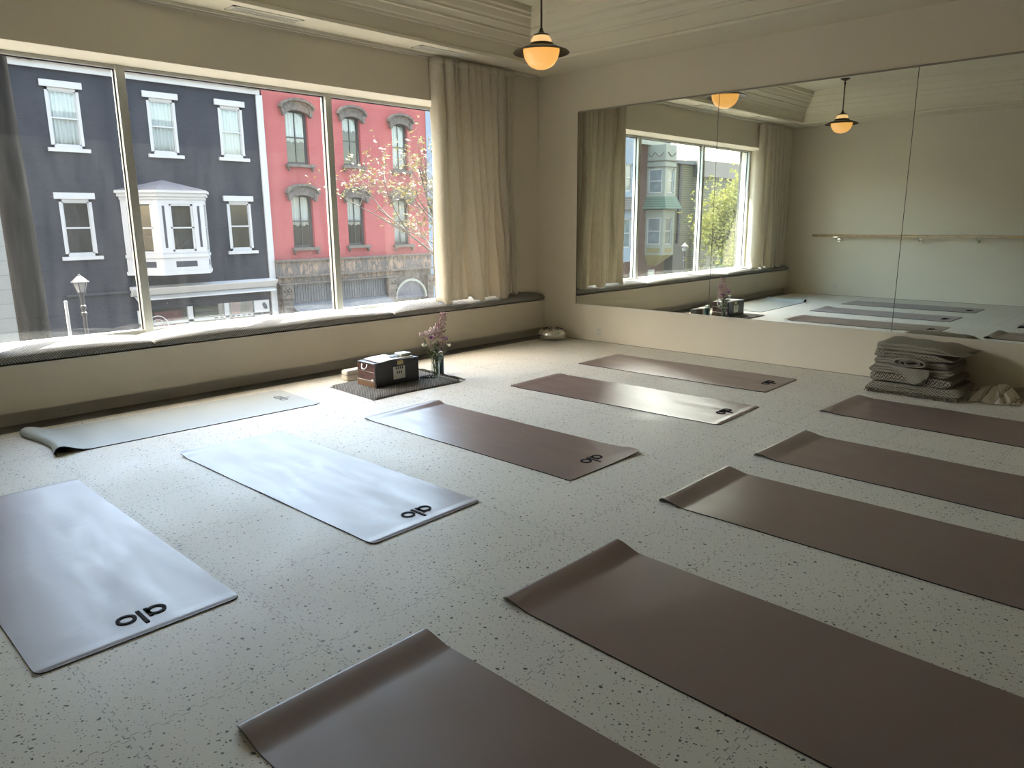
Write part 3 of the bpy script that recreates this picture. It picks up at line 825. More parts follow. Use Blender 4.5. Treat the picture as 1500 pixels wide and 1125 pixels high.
# white box, grey yoga block, bottle
wb = thing('white_case', 'rounded white case on the floor behind the harmonium', 'case', (-3.05, -.52, 0))
m = MB(); m.box((-3.165, -.60, 0), (-2.93, -.50, .098)); m.build('body', 'plate', wb, bevel=.022)
box((-3.167, -.602, .055), (-2.928, -.498, .058)).build('lid_seam', 'grey', wb)
tag(box((-2.90, -.62, 0), (-2.69, -.54, .10)).build('yoga_block', 'greyblock', bevel=.006), 'olive grey foam yoga block behind the harmonium, seen in the mirror', 'yoga block')
bo = thing('water_bottle', 'dark teal water bottle standing behind the flower vase', 'bottle', (-2.415, -.955, 0))
MB().lathe([(.001, 0), (.034, 0), (.036, .006), (.036, .155), (.033, .172), (.028, .178), (.001, .178)], (-2.415, -.955, 0), 28).build('body', 'teal', bo, auto=.6)
MB().lathe([(.001, .178), (.029, .178), (.029, .205), (.024, .21), (.001, .21)], (-2.415, -.955, 0), 24).build('cap', 'plate', bo, auto=.6)
# vase and flowers
vx, vy = -2.595, -1.105
va = thing('glass_vase', 'slim clear glass vase holding the wild flowers', 'vase', (vx, vy, RZ))
MB().lathe([(.001, 0), (.033, 0), (.035, .004), (.036, .13), (.037, .135), (.034, .135), (.032, .008), (.001, .008)], (vx, vy, RZ), 28).build('glass', 'glass_clear', va, smooth=True)
MB().lathe([(.001, .0085), (.0315, .0085), (.0325, .085), (.001, .085)], (vx, vy, RZ), 24).build('water', 'glass_clear', va, smooth=True)
def flower(top, label, head, mat, r0, nb, spread, leaves=6, hr=.007):
    t = thing('cut_flower', label, 'flower', (vx, vy, RZ + .012), 'wild flowers in the glass vase')
    rr = random.Random(hash(label) % 997 if False else sum(map(ord, label)))
    b0 = Vector((vx + rr.uniform(-.015, .015), vy + rr.uniform(-.015, .015), RZ + .012)); t1 = Vector(top)
    mid = b0.lerp(t1, .45) + Vector((-(t1.x - b0.x) * .25, -(t1.y - b0.y) * .25, .02))
    pts = [((1 - q) ** 2) * b0 + 2 * q * (1 - q) * mid + q * q * t1 for q in [i / 12 for i in range(13)]]
    s_ = MB(); s_.tube(pts, [.0028 - .0014 * i / 12 for i in range(13)], 6)
    s_.build('stem', 'stem', t, smooth=True)
    h_ = MB(); lf = MB()
    if head == 'spike':
        for i in range(nb):
            q = .48 + .52 * (i / nb) ** .9; p = pts[min(12, int(q * 12))].lerp(pts[min(12, int(q * 12) + 1)], q * 12 % 1)
            sp_ = spread * (1.25 - q) * rr.uniform(.5, 1.5); a = rr.uniform(0, 2 * PI)
            c_ = p + Vector((math.cos(a) * sp_, math.sin(a) * sp_, rr.uniform(0, .02)))
            h_.tube([p, c_], .0008, 4); h_.ball(c_, hr * rr.uniform(.7, 1.3), 6, 4)
        for i in range(12):
            a = 2 * PI * i / 12; h_.ball(t1 + Vector((math.cos(a) * .016, math.sin(a) * .016, .004 * math.sin(5 * a))), .008, 6, 4)
    elif head == 'cluster':
        for i in range(nb):
            a = rr.uniform(0, 2 * PI); ra = spread * math.sqrt(rr.random()); c_ = t1 + Vector((math.cos(a) * ra, math.sin(a) * ra, rr.uniform(-.5, .6) * spread * .7))
            h_.tube([t1 - Vector((0, 0, spread * 1.1)), c_], .0009, 4); h_.ball(c_, hr * rr.uniform(.7, 1.2), 6, 4)
    else:
        for i in range(nb):
            a = 2 * PI * i / nb + rr.uniform(-.2, .2); d = Vector((math.cos(a), math.sin(a), rr.uniform(-.1, .7)))
            n_ = Vector((-math.sin(a), math.cos(a), 0)) * .005
            h_.add([t1, t1 + d * spread * .6 + n_, t1 + d * spread, t1 + d * spread * .6 - n_], [(0, 1, 2, 3)])
        h_.ball(t1, .007, 8, 6)
    h_.build('blossom', mat, t, smooth=True)
    for i in range(leaves):
        q = rr.uniform(.42, .85); p = pts[int(q * 12)]; a = rr.uniform(0, 2 * PI); L_ = rr.uniform(.035, .085)
        d = Vector((math.cos(a), math.sin(a), rr.uniform(.1, .9))).normalized(); n_ = Vector((-math.sin(a), math.cos(a), .3)) * .008
        lf.add([p, p + d * L_ * .5 + n_, p + d * L_, p + d * L_ * .5 - n_], [(0, 1, 2, 3)])
    lf.build('foliage', 'stem', t)['kind'] = 'stuff'
flower((-2.490, -1.11, .575), 'tall dusty pink flower spike, highest in the vase', 'spike', 'pink', 0, 130, .085, 8, .007)
flower((-2.525, -1.07, .475), 'pink feathery spike just left below the tallest one', 'spike', 'pink', 0, 90, .06, 8, .007)
flower((-2.60, -1.12, .445), 'pale pink flower cluster in the middle of the vase', 'cluster', 'pale', 0, 80, .05, 8, .008)
flower((-2.665, -1.11, .420), 'pale pink flower cluster at the left of the vase', 'cluster', 'pale', 0, 46, .035, 5, .008)
flower((-2.735, -1.10, .415), 'whitish flower cluster at the far left of the bunch', 'cluster', 'pale', 0, 36, .028, 5, .007)
flower((-2.655, -1.13, .375), 'left magenta aster in the bunch', 'aster', 'purple', 0, 44, .038, 10)
flower((-2.500, -1.13, .350), 'right magenta aster in the bunch', 'aster', 'purple', 0, 44, .036, 10)
flower((-2.725, -1.12, .325), 'small cream flowers low on the left of the bunch', 'cluster', 'whitefl', 0, 22, .022, 10, .005)
flower((-2.415, -1.09, .285), 'small whitish flower sprig drooping on the right', 'cluster', 'whitefl', 0, 18, .018, 8, .006)
flower((-2.58, -1.10, .320), 'leafy green filler stem in the centre of the bunch', 'cluster', 'stem', 0, 40, .05, 90, .004)
# mala beads
bd = MB()
for i in range(54):
    a = 2 * PI * i / 54; bd.ball((-2.69 + .055 * math.cos(a) * (1 + .25 * math.sin(3 * a)), -1.10 + .035 * math.sin(a), RZ + .006 + (.006 if i % 3 else .012)), .0065, 8, 6)
tag(bd.build('bead_necklace', 'black', smooth=True), 'dark bead necklace coiled on the rug by the vase', 'beads')

# handpan ----------------------------------------------------------------
hp = thing('steel_tongue_drum', 'round silver steel tongue drum on the floor in the corner', 'drum', (-.25, -.44, 0))
hc = (-.25, -.44, 0); HR, HHt = .165, .145
def shell(a): return (HR * math.cos(a) ** .8 if math.cos(a) > 0 else 0, HHt / 2 + HHt / 2 * math.sin(a))
pr_ = [(max(.001, shell(-PI / 2 + PI * i / 24)[0]), shell(-PI / 2 + PI * i / 24)[1]) for i in range(25)]
MB().lathe(pr_[:13], hc, 48).build('lower_shell', 'chrome', hp, smooth=True)
MB().lathe(pr_[12:], hc, 48).build('upper_shell', 'chrome', hp, smooth=True)
for kk in range(7):
    a0 = 2 * PI * kk / 7
    tg = MB(); ring = []
    for i in range(18):
        t_ = 2 * PI * i / 18
        rr_ = .085 + .030 * math.cos(t_); aa = a0 + .24 * math.sin(t_)
        zz = HHt / 2 + HHt / 2 * math.sqrt(max(0, 1 - (rr_ / HR) ** 2.5)) + .0012
        ring.append((hc[0] + rr_ * math.cos(aa), hc[1] + rr_ * math.sin(aa), zz))
    tg.tube(ring + ring[:1], .003, 6, cap=False); tg.build('tongue', 'bronze', hp, smooth=True)

# ------------------------------------------------------------ blankets
def folded(name, label, cx, cy, z0, w, d, layers, th, mat, rz=0, droop=0, fringe=False, seed=1, rollx=.0, grp='folded blankets stacked against the mirror wall'):
    """serpentine fold seen on the end that faces the room; width d along y, depth w along x"""
    t = thing(name, label, 'blanket', (cx, cy, z0), grp, rz)
    rr = random.Random(seed); ph = rr.uniform(0, 6)
    pts = []
    for i in range(layers):
        z = th * (i + .5); ends = [(-d / 2 + th * .5 + rr.uniform(0, .02)), (d / 2 - th * .5 - rr.uniform(0, .02))]
        seq = ends if i % 2 == 0 else ends[::-1]
        for q in range(13): pts.append((seq[0] + (seq[1] - seq[0]) * q / 12, z))
        if i < layers - 1:
            sg = 1 if i % 2 == 0 else -1
            for q in range(1, 6): a = -PI / 2 + PI * q / 6; pts.append((seq[1] + sg * math.cos(a) * th * .5, z + th * .5 + math.sin(a) * th * .5))
    # closed outline around the centreline
    hw_ = th * .46; n = len(pts); L_, Rr = [], []
    for i in range(n):
        a, b_ = pts[max(0, i - 1)], pts[min(n - 1, i + 1)]; dx, dz = b_[0] - a[0], b_[1] - a[1]; l = math.hypot(dx, dz) or 1
        nx, nz = -dz / l, dx / l; L_.append((pts[i][0] + nx * hw_, pts[i][1] + nz * hw_)); Rr.append((pts[i][0] - nx * hw_, pts[i][1] - nz * hw_))
    loop = L_ + Rr[::-1]; NL = len(loop); NX = 26; m = MB()
    H = layers * th
    def fn(u, v):
        y, z = loop[int(round(u * NL)) % NL]
        e = 2 * v - 1; x = e * w / 2
        k_ = 1 - .10 * abs(e) ** 8
        z2 = z * k_ + -droop * max(0, -y - .08) ** 2
        z2 += .005 * math.sin(9 * y + 11 * x + ph) * (z / H) + .004 * math.sin(31 * y + ph * 2) * (z / H)
        y2 = y * (1 - .03 * abs(e) ** 6) + .006 * math.sin(14 * z * 10 + 9 * x + ph) + rollx * z
        x2 = x * (1 + .03 * math.sin(60 * z + ph) + .02 * math.sin(13 * y + ph))
        return (x2, y2, max(.001, z2))
    m.grid(NL, NX, fn, wrapu=True)
    for base in (0, NX - 1):      # end caps: quads between the two sides of the sheet
        for i in range(n - 1):
            a, b_ = base * NL + i, base * NL + i + 1; c_, d_ = base * NL + NL - 2 - i, base * NL + NL - 1 - i
            m.f.append((a, b_, c_, d_)); m.mi.append(0)
    m.build('folded_cloth', mat, t, smooth=True, world=False)
    if fringe:
        f_ = MB()
        for i in range(120):
            y = -d / 2 + d * rr.random(); x = -w / 2 * (1.0 + .02 * rr.random()); a = rr.uniform(-.6, .6); L2 = rr.uniform(.02, .045)
            z = rr.uniform(.008, .028)
            f_.tube([(x + .01, y, z), (x - L2 * .5, y + L2 * a * .5, z + .002), (x - L2, y + L2 * a, max(.004, z - .02))], [.0035, .004, .002], 5)
        f_.build('fringe', mat, t, smooth=True, world=False)['kind'] = 'stuff'
    return t
bxc, byc = -.285, -4.32
folded('folded_blanket', 'fringed dark diamond-pattern blanket at the bottom of the stack', bxc, byc - .01, 0, .50, .66, 3, .030, 'blk2', 0.03, 0, True, 2)
folded('folded_blanket', 'diamond-pattern blanket second from the bottom of the stack', bxc + .005, byc + .0, .092, .48, .62, 3, .024, 'blk2', -.02, 0, False, 5)
folded('folded_blanket', 'thin tan blanket in the middle of the stack', bxc - .005, byc + .01, .166, .49, .60, 3, .021, 'blk1', .04, 0, False, 8)
rl = folded('folded_blanket', 'taupe blanket with a rolled-up end, above the middle of the stack', bxc + .01, byc - .0, .231, .47, .56, 2, .026, 'blk3', -.03, .35, False, 4)
folded('folded_blanket', 'dark diamond-pattern blanket second from the top of the stack', bxc + .01, byc - .01, .285, .46, .60, 2, .024, 'blk2', .02, .8, False, 9)
folded('folded_blanket', 'pale tan blanket draped on top of the stack, sagging to the right', bxc + .02, byc - .04, .336, .44, .66, 2, .026, 'blk1', -.02, 1.15, False, 12)
# rolled end of the taupe blanket + corner flap
m = MB(); sp = []
for i in range(60):
    a = i / 59 * 5.5 * PI; r_ = .012 + .085 * i / 59; sp.append((r_ * 1.45 * math.cos(a), r_ * .42 * math.sin(a)))
n = len(sp); th_ = .006
for e in range(2): pass
vs = []
for xi, xx in enumerate((-.565, -.555, -.50, -.40)):
    k_ = (.93, 1, 1, 1)[xi]
    for (py, pz) in sp: vs.append((xx + .012 * math.sin(py * 40), -4.33 - py * k_, .262 + pz * k_))
fs = [(a * n + i, a * n + i + 1, (a + 1) * n + i + 1, (a + 1) * n + i) for a in range(3) for i in range(n - 1)]
m.add(vs, fs); m.build('rolled_end', 'blk3', rl, smooth=True, solid=.011)
m = MB(); m.grid(16, 12, lambda u, v: (-.548 - .016 * math.sin(PI * u) * (1 - v) - .006 * v, -4.20 - .27 * u, .225 - v * (.02 + .115 * (1 - abs(u * 2 - 1.25)) if abs(u * 2 - 1.25) < 1 else .02)))
m.build('corner_flap', 'blk1', rl, smooth=True, solid=.008)

# heap of striped cloths at the right
def heap(label, cx, cy, rx, ry, h, mat, seed):
    t = thing('crumpled_cloth', label, 'cloth', (cx, cy, 0), 'crumpled striped cloths beside the blankets')
    rr = random.Random(seed); a1, a2, a3 = [rr.uniform(0, 6) for _ in range(3)]
    m = MB(); N = 56
    def fn(u, v):
        th_ = 2 * PI * u; r_ = v
        k_ = 1 + .16 * math.sin(2 * th_ + a3) * r_ + .10 * math.sin(3 * th_ + a1) + .07 * math.sin(7 * th_ + a2) + .05 * math.sin(13 * th_)
        x = cx + rx * r_ * k_ * math.cos(th_); y = cy + ry * r_ * k_ * math.sin(th_)
        z = h * (1 - r_ ** 1.6) * (.8 + r_ * (.45 * math.sin(th_ + a1) + .30 * math.sin(2 * th_ + a2))) + .018 * abs(math.sin(5.5 * th_ + 3 * r_ + a3)) * (1.15 - r_) * r_ * 3 + .010 * math.sin(11 * th_ + a1) * r_ * (1.05 - r_) * 3
        return (x, y, max(.002, z))
    m.grid(96, 24, fn, wrapu=True)
    m.build('fabric', mat, t, smooth=True, solid=.003)
    f_ = MB()
    for i in range(40):
        a = PI + rr.uniform(-.9, .9); p = fn((a / (2 * PI)) % 1, 1); f_.tube([(p[0] + .01, p[1], .004), (p[0] - .012, p[1] + rr.uniform(-.008, .008), .002)], .0012, 4)
    f_.build('fringe', mat, t)['kind'] = 'stuff'
heap('cream striped cotton cloth crumpled against the blanket stack', -.27, -4.85, .15, .18, .135, 'stripe', 3)
heap('flatter striped cloth with a fringe, trailing beyond the first one', -.33, -5.24, .14, .17, .10, 'stripe', 8)
heap('brownish cloth lying behind the striped cloths at the wall', -.085, -5.10, .06, .27, .10, 'blk3', 15)

# ------------------------------------------------------------ exterior
SZ = -4.3
YF = 20.0
struct(box((-70, -6, SZ - .3), (45, 3.9, SZ)).build('exterior_sidewalk', 'pave'), 'concrete sidewalk under the studio', 'sidewalk')
struct(box((-70, 3.9, SZ - .3), (45, 15.5, SZ - .12)).build('exterior_road', 'asphalt'), 'asphalt road between the two rows of houses', 'road')
struct(box((-70, 15.5, SZ - .3), (45, 45, SZ)).build('exterior_ground', 'pave'), 'concrete sidewalk and ground on the far side of the street', 'ground')
ex = MB()
ex.box((-22, .5, SZ), (14, .56, .44)); ex.box((-22, .5, GZ1 + .0), (14, .56, 7.2)); ex.box((-22, .5, .44), (GX0 - .02, .56, GZ1)); ex.box((GX1 + .02, .5, .44), (14, .56, GZ1))
struct(ex.build('exterior_wall', 'ownb'), 'brick street front of the studio building', 'wall')

def wall_holes(x0, x1, z0, z1, holes, y, depth=.28):
    xs = sorted(set([x0, x1] + [h for q in holes for h in q[:2]])); zs = sorted(set([z0, z1] + [h for q in holes for h in q[2:]]))
    m = MB()
    for i in range(len(xs) - 1):
        for j in range(len(zs) - 1):
            cx_, cz_ = (xs[i] + xs[i + 1]) / 2, (zs[j] + zs[j + 1]) / 2
            if any(h[0] < cx_ < h[1] and h[2] < cz_ < h[3] for h in holes): continue
            m.add([(xs[i], y, zs[j]), (xs[i + 1], y, zs[j]), (xs[i + 1], y, zs[j + 1]), (xs[i], y, zs[j + 1])], [(0, 1, 2, 3)])
    for (a, b_, c_, d_) in holes:
        m.add([(a, y, c_), (b_, y, c_), (b_, y, d_), (a, y, d_), (a, y + depth, c_), (b_, y + depth, c_), (b_, y + depth, d_), (a, y + depth, d_)],
              [(0, 1, 5, 4), (1, 2, 6, 5), (2, 3, 7, 6), (3, 0, 4, 7)])
    # body behind
    D = 9
    m.add([(x0, y, z0), (x0, y + D, z0), (x0, y + D, z1), (x0, y, z1), (x1, y, z0), (x1, y + D, z0), (x1, y + D, z1), (x1, y, z1)], [(0, 1, 2, 3), (4, 7, 6, 5), (1, 5, 6, 2), (3, 2, 6, 7)])
    return m
def lace(parent, x0, x1, z0, z1, y, scallop=False, seed=0):
    m = MB()
    def fn(u, v):
        zb_ = z0 + (.07 * abs(math.sin(u * 3 * PI)) if scallop else 0)
        return (x0 + (x1 - x0) * u, y + .02 * math.sin(u * 38 + seed) + .01 * math.sin(u * 91), z1 + (zb_ - z1) * (1 - v))
    m.grid(50, 6, fn); return m.build('lace_curtain', 'lace', parent, smooth=True, solid=.002)
def sash(root, x0, x1, z0, z1, y, mat, fw=.07, mid=.5, vert=False, rec=.06, curtain_=None, seed=0):
    yy = y + rec
    m = MB(); f = fw
    m.box((x0, yy - .03, z0), (x0 + f, yy + .05, z1)); m.box((x1 - f, yy - .03, z0), (x1, yy + .05, z1)); m.box((x0, yy - .03, z1 - f), (x1, yy + .05, z1)); m.box((x0, yy - .03, z0), (x1, yy + .05, z0 + f))
    zm = z0 + (z1 - z0) * mid
    m.box((x0 + f, yy - .02, zm - .022), (x1 - f, yy + .04, zm + .022))
    if vert: m.box(((x0 + x1) / 2 - .014, yy - .01, z0 + f), ((x0 + x1) / 2 + .014, yy + .03, z1 - f))
    f2 = f + .035
    for (a0, a1, a2, a3) in ((x0 + f, z0 + f, x0 + f2, z1 - f), (x1 - f2, z0 + f, x1 - f, z1 - f), (x0 + f, z1 - f2, x1 - f, z1 - f), (x0 + f, z0 + f, x1 - f, z0 + f2)): m.box((a0, yy - .005, a1), (a2, yy + .045, a3))
    w_ = m.build('window', mat, root)
    box((x0 + f, yy + .012, z0 + f), (x1 - f, yy + .018, z1 - f)).build('pane', 'glass_far', w_)
    if curtain_ == 'full': lace(w_, x0 + f, x1 - f, z0 + f, z1 - f, yy + .055, seed=seed)
    if curtain_ == 'top': lace(w_, x0 + f, x1 - f, z0 + (z1 - z0) * .40, z1 - f * .5, yy + .055, True, seed)
    if curtain_ == 'short': lace(w_, x0 + f, x1 - f, z0 + (z1 - z0) * .68, z1 - f * .5, yy + .055, True, seed)
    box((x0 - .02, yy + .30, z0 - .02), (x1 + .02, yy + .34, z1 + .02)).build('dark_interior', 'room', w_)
    return w_
# navy house
nv = thing('row_house', 'navy painted brick row house with white trim and a white bay window', 'house', (3.4, YF, SZ), 'row houses across the street')
NX0, NX1 = -.62, 7.40
wins = [(.48, 1.40, 3.62, 5.36, 'full'), (3.38, 4.29, 3.60, 5.36, 'full'), (5.76, 6.64, 3.62, 5.36, 'full'), (.46, 1.38, .37, 2.12, None), (5.78, 6.68, .37, 2.12, None)]
bay_hole = (2.5, 4.7, .3, 2.0)
shop = (2.35, 7.1, -3.8, -1.48)
wall_holes(NX0, NX1, SZ, 6.9, [w_[:4] for w_ in wins] + [shop], YF).build('wall', 'navy', nv)
for i, (a, b_, c_, d_, cu) in enumerate(wins):
    sash(nv, a, b_, c_, d_, YF, 'white', .085, .5, False, .02, cu, i)
    box((a - .12, YF - .07, d_ - .0), (b_ + .10, YF + .01, d_ + .19)).build('lintel', 'white', nv)
    box((a - .11, YF - .09, c_ - .11), (b_ + .13, YF + .01, c_)).build('sill', 'white', nv)
cn = MB()
cn.box((NX0, YF - .08, 5.85), (NX1 - .06, YF, 6.02)); cn.box((NX0, YF - .18, 6.02), (NX1 - .06, YF, 6.15)); cn.box((NX0, YF - .10, 6.15), (NX1 - .06, YF, 6.30)); cn.box((NX0, YF - .40, 6.55), (NX1 - .06, YF, 6.9))
cn.build('cornice', 'white', nv)
for xx in (-.15, .12, 6.85, 7.08):
    box((xx, YF - .22, 6.02), (xx + .13, YF, 6.5)).build('cornice_bracket', 'slate', nv)
box((7.20, YF - .06, SZ), (7.44, YF + .01, 5.85)).build('corner_board', 'white', nv)
# bay window
yb0 = 18.95
by = MB()
def bay_poly(e=0.): return [(2.12 - e, YF), (2.12 - e, 19.80 - e), (2.92 - e * .4, yb0 - e), (4.42 + e * .4, yb0 - e), (4.92 + e, 19.60 - e), (4.92 + e, YF)]
def bay_poly(e=0.): return [(2.22 - e, YF), (2.98 - e * .5, yb0 - e), (4.46 + e * .5, yb0 - e), (5.02 + e, YF)]
by.prism(bay_poly(-.01), .36, .42, 'z')
by.prism(bay_poly(.03), .26, .36, 'z'); by.prism(bay_poly(.0), -.18, .26, 'z'); by.prism(bay_poly(.04), -.30, -.18, 'z')
by.prism(bay_poly(0), 2.02, 2.12, 'z')
by.prism(bay_poly(.03), 2.12, 2.22, 'z'); by.prism(bay_poly(.09), 2.22, 2.33, 'z'); by.prism(bay_poly(.15), 2.33, 2.42, 'z')
for i in range(34): by.box((2.98 + i * .0445, yb0 - .08, 2.24), (3.0 + i * .0445, yb0 - .04, 2.30))
for (xa, xb) in ((2.98, 3.33), (4.10, 4.46)): by.box((xa, yb0, .42), (xb, yb0 + .15, 2.02))
by.box((3.33, yb0, .42), (4.10, yb0 + .1, .46)); by.box((3.33, yb0, 1.98), (4.10, yb0 + .1, 2.02))
def obl(m, p, q, t0, t1, z0, z1, th=.1, off=0):
    P = Vector((p[0], p[1], 0)); Q = Vector((q[0], q[1], 0)); d = (Q - P); nrm = Vector((d.y, -d.x, 0)).normalized()
    if nrm.y > 0: nrm = -nrm
    a = P + d * t0 + nrm * off; b_ = P + d * t1 + nrm * off; a2 = a - nrm * th; b2 = b_ - nrm * th
    m.add([(a.x, a.y, z0), (b_.x, b_.y, z0), (b2.x, b2.y, z0), (a2.x, a2.y, z0), (a.x, a.y, z1), (b_.x, b_.y, z1), (b2.x, b2.y, z1), (a2.x, a2.y, z1)],
          [(0, 3, 2, 1), (4, 5, 6, 7), (0, 1, 5, 4), (1, 2, 6, 5), (2, 3, 7, 6), (3, 0, 4, 7)])
Lf = ((2.22, YF), (2.98, yb0)); Rt = ((4.46, yb0), (5.02, YF))
for (p, q) in (Lf, Rt):
    obl(by, p, q, 0, .16, .42, 2.02); obl(by, p, q, .84, 1, .42, 2.02); obl(by, p, q, .16, .84, .42, .47); obl(by, p, q, .16, .84, 1.97, 2.02)
bw = by.build('bay_window', 'white', nv)
rf = MB(); P4 = bay_poly(.16); ap = (3.62, YF, 2.78)
rf.add([(x, y, 2.42) for x, y in P4] + [ap], [(0, 1, 4), (1, 2, 4), (2, 3, 4), (0, 3, 2, 1), (0, 4, 3)]); rf.build('bay_roof', 'slate', bw)
dk = MB()
dk.box((3.10, yb0 - .004, .58), (3.18, yb0 + .01, 1.92)); dk.box((4.24, yb0 - .004, .58), (4.32, yb0 + .01, 1.92)); dk.box((3.38, yb0 - .004, -.05), (4.08, yb0 + .01, .14))
obl(dk, *Lf, .35, .80, -.05, .14, .01, .004); obl(dk, *Rt, .3, .7, -.05, .14, .01, .004)
dk.build('bay_panel', 'navyp', bw)
sm_ = MB()
sm_.box((3.33, yb0 + .02, .46), (3.40, yb0 + .08, 1.98)); sm_.box((4.03, yb0 + .02, .46), (4.10, yb0 + .08, 1.98)); sm_.box((3.33, yb0 + .02, 1.20), (4.10, yb0 + .08, 1.245)); sm_.box((3.33, yb0 + .02, .46), (4.10, yb0 + .08, .52)); sm_.box((3.33, yb0 + .02, 1.92), (4.10, yb0 + .08, 1.98))
for (p, q) in (Lf, Rt): obl(sm_, p, q, .16, .84, 1.20, 1.245, .05, -.02); obl(sm_, p, q, .16, .24, .47, 1.97, .05, -.02); obl(sm_, p, q, .76, .84, .47, 1.97, .05, -.02)
sm_.build('bay_sash', 'white', bw)
gl = MB(); gl.box((3.40, yb0 + .045, .5), (4.03, yb0 + .05, 1.94))
for (p, q) in (Lf, Rt): obl(gl, p, q, .2, .8, .5, 1.94, .006, -.045)
gl.build('pane', 'glass_far', bw)
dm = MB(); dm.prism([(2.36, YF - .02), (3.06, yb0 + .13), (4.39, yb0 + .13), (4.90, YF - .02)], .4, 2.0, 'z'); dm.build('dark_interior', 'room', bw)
# shopfront
sf = MB()
sf.prism([(YF, -1.0), (YF - .10, -1.0), (YF - .16, -.98), (YF - .36, -.78), (YF - .38, -.74), (YF, -.68)], 2.2, 7.36, 'x')
sf.build('shop_cornice', 'white', nv)
aw = MB(); aw.prism([(YF, -1.0), (YF - .30, -1.14), (YF - .30, -1.10), (YF, -.96)], 2.3, 7.30, 'x'); aw.build('shop_awning', 'white', nv)
ps = MB()
for a, b_ in ((2.35, 2.75), (4.02, 4.20), (5.35, 5.52), (6.5, 7.1)): ps.box((a, YF - .02, -3.8), (b_, YF + .1, -1.48))
ps.box((2.35, YF - .02, -2.02), (7.1, YF + .06, -1.93))
sfm = ps.build('shopfront', 'white', nv)
box((2.6, YF + .04, -3.8), (6.8, YF + .05, -1.48)).build('pane', 'glass_far', sfm)
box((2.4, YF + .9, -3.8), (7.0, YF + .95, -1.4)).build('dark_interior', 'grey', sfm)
box((3.0, YF + .3, -2.3), (3.95, YF + .34, -1.62)).build('display_reflection', 'car_reflection', sfm)  # red panel stands in for a car's reflection in the shop glass
box((5.75, YF + .3, -2.3), (6.1, YF + .34, -1.5)).build('display_reflection', 'car_reflection', sfm)  # second patch of the painted red reflection
box((4.4, YF + .3, -2.3), (5.25, YF + .34, -1.58)).build('display_reflection', 'siding2', sfm)
lt = MB()
for i in range(11):
    xx = 4.95 + i * .21; box((xx, YF - .03, -1.99), (xx + .12, YF - .02, -1.955)).build('sign_letter', 'navyp', sfm)
lt.prism([(6.82, -1.62), (6.9, -1.56), (6.99, -1.66), (7.02, -1.80), (6.93, -1.83), (6.85, -1.74)], YF - .035, YF - .02, 'y')
lt.build('sign_picture', 'navyp', sfm)
rng = MB(); rng.tube([(2.95 + .34 * math.cos(PI * i / 20), YF - .06, -2.05 + .34 * math.sin(PI * i / 20)) for i in range(21)], .018, 6)
rng.tube([(2.95 + .22 * math.cos(PI * i / 20), YF - .06, -2.05 + .22 * math.sin(PI * i / 20)) for i in range(21)], .01, 6); rng.build('round_emblem', 'white', sfm)
box((.3, YF - .10, -.86), (2.2, YF + .01, -.80)).build('wall_ledge', 'navyp', nv)

# red house
rd = thing('row_house', 'red painted brick row house with arched window hoods and an old shopfront', 'house', (11.3, YF, SZ), 'row houses across the street')
RX0, RX1 = 7.45, 15.12
rw = [(8.33, 9.28, 3.52, 5.50, 'top'), (10.83, 11.68, 3.58, 5.50, 'short'), (13.27, 14.1, 3.50, 5.42, 'full'), (8.36, 9.28, .40, 2.42, 'top'), (10.86, 11.70, .42, 2.38, 'top'), (13.2, 14.05, .38, 2.36, 'full')]
wall_holes(RX0, RX1, -.05, 6.6, [w_[:4] for w_ in rw], YF + .02).build('wall', 'redp', rd)
for i, (a, b_, c_, d_, cu) in enumerate(rw):
    sash(rd, a, b_, c_, d_, YF + .02, 'darkframe', .06, .50, True, .16, cu, i * 3)
    cxm, hw2 = (a + b_) / 2, (b_ - a) / 2
    def arc(w2, zc, rise, nn=16): return [(cxm + w2 * math.cos(PI - PI * j / nn), zc + rise * math.sin(PI * j / nn)) for j in range(nn + 1)]
    hd2 = MB(); top = arc(hw2 + .20, d_ - .02, .34); bot = arc(hw2 + .0, d_ - .20, .17)
    hd2.prism(top + bot[::-1], YF - .10, YF + .03, 'y')
    t2 = arc(hw2 + .26, d_ + .03, .36); b2 = arc(hw2 + .20, d_ + .0, .30); hd2.prism(t2 + b2[::-1], YF - .20, YF + .02, 'y')
    for sg in (-1, 1): hd2.prism([(cxm + sg * (hw2 + .20), d_ + .03), (cxm + sg * (hw2 + .02), d_ + .03), (cxm + sg * (hw2 + .04), d_ - .22), (cxm + sg * (hw2 + .12), d_ - .26)][::sg], YF - .14, YF + .02, 'y')
    hd2.build('window_hood', 'stone', rd)
    sl = MB(); sl.box((a - .10, YF - .14, c_ - .10), (b_ + .14, YF + .05, c_ + .01))
    for sx_ in (a - .06, b_ + .02): sl.prism([(sx_, c_ - .10), (sx_ + .10, c_ - .10), (sx_ + .05, c_ - .26)], YF - .08, YF + .02, 'y')
    sl.build('sill', 'stone', rd)
box((RX0, YF - .05, SZ), (RX1, YF + 8, -.05)).build('shop_wall', 'stone', rd)
bn = MB()
bn.box((RX0, YF - .22, -.10), (RX1, YF - .04, -.03)); bn.box((RX0, YF - .26, -.70), (RX1, YF - .04, -.63)); bn.box((RX0, YF - .30, -.97), (13.05, YF - .04, -.92)); bn.box((RX0, YF - .12, -.92), (13.05, YF - .04, -.70))
bn.build('cornice', 'stone', rd)
box((RX0, YF - .10, -.63), (RX1, YF - .045, -.10)).build('frieze', 'frieze', rd)
box((RX0, YF - .125, -.91), (13.05, YF - .12, -.70)).build('lower_frieze', 'frieze', rd)
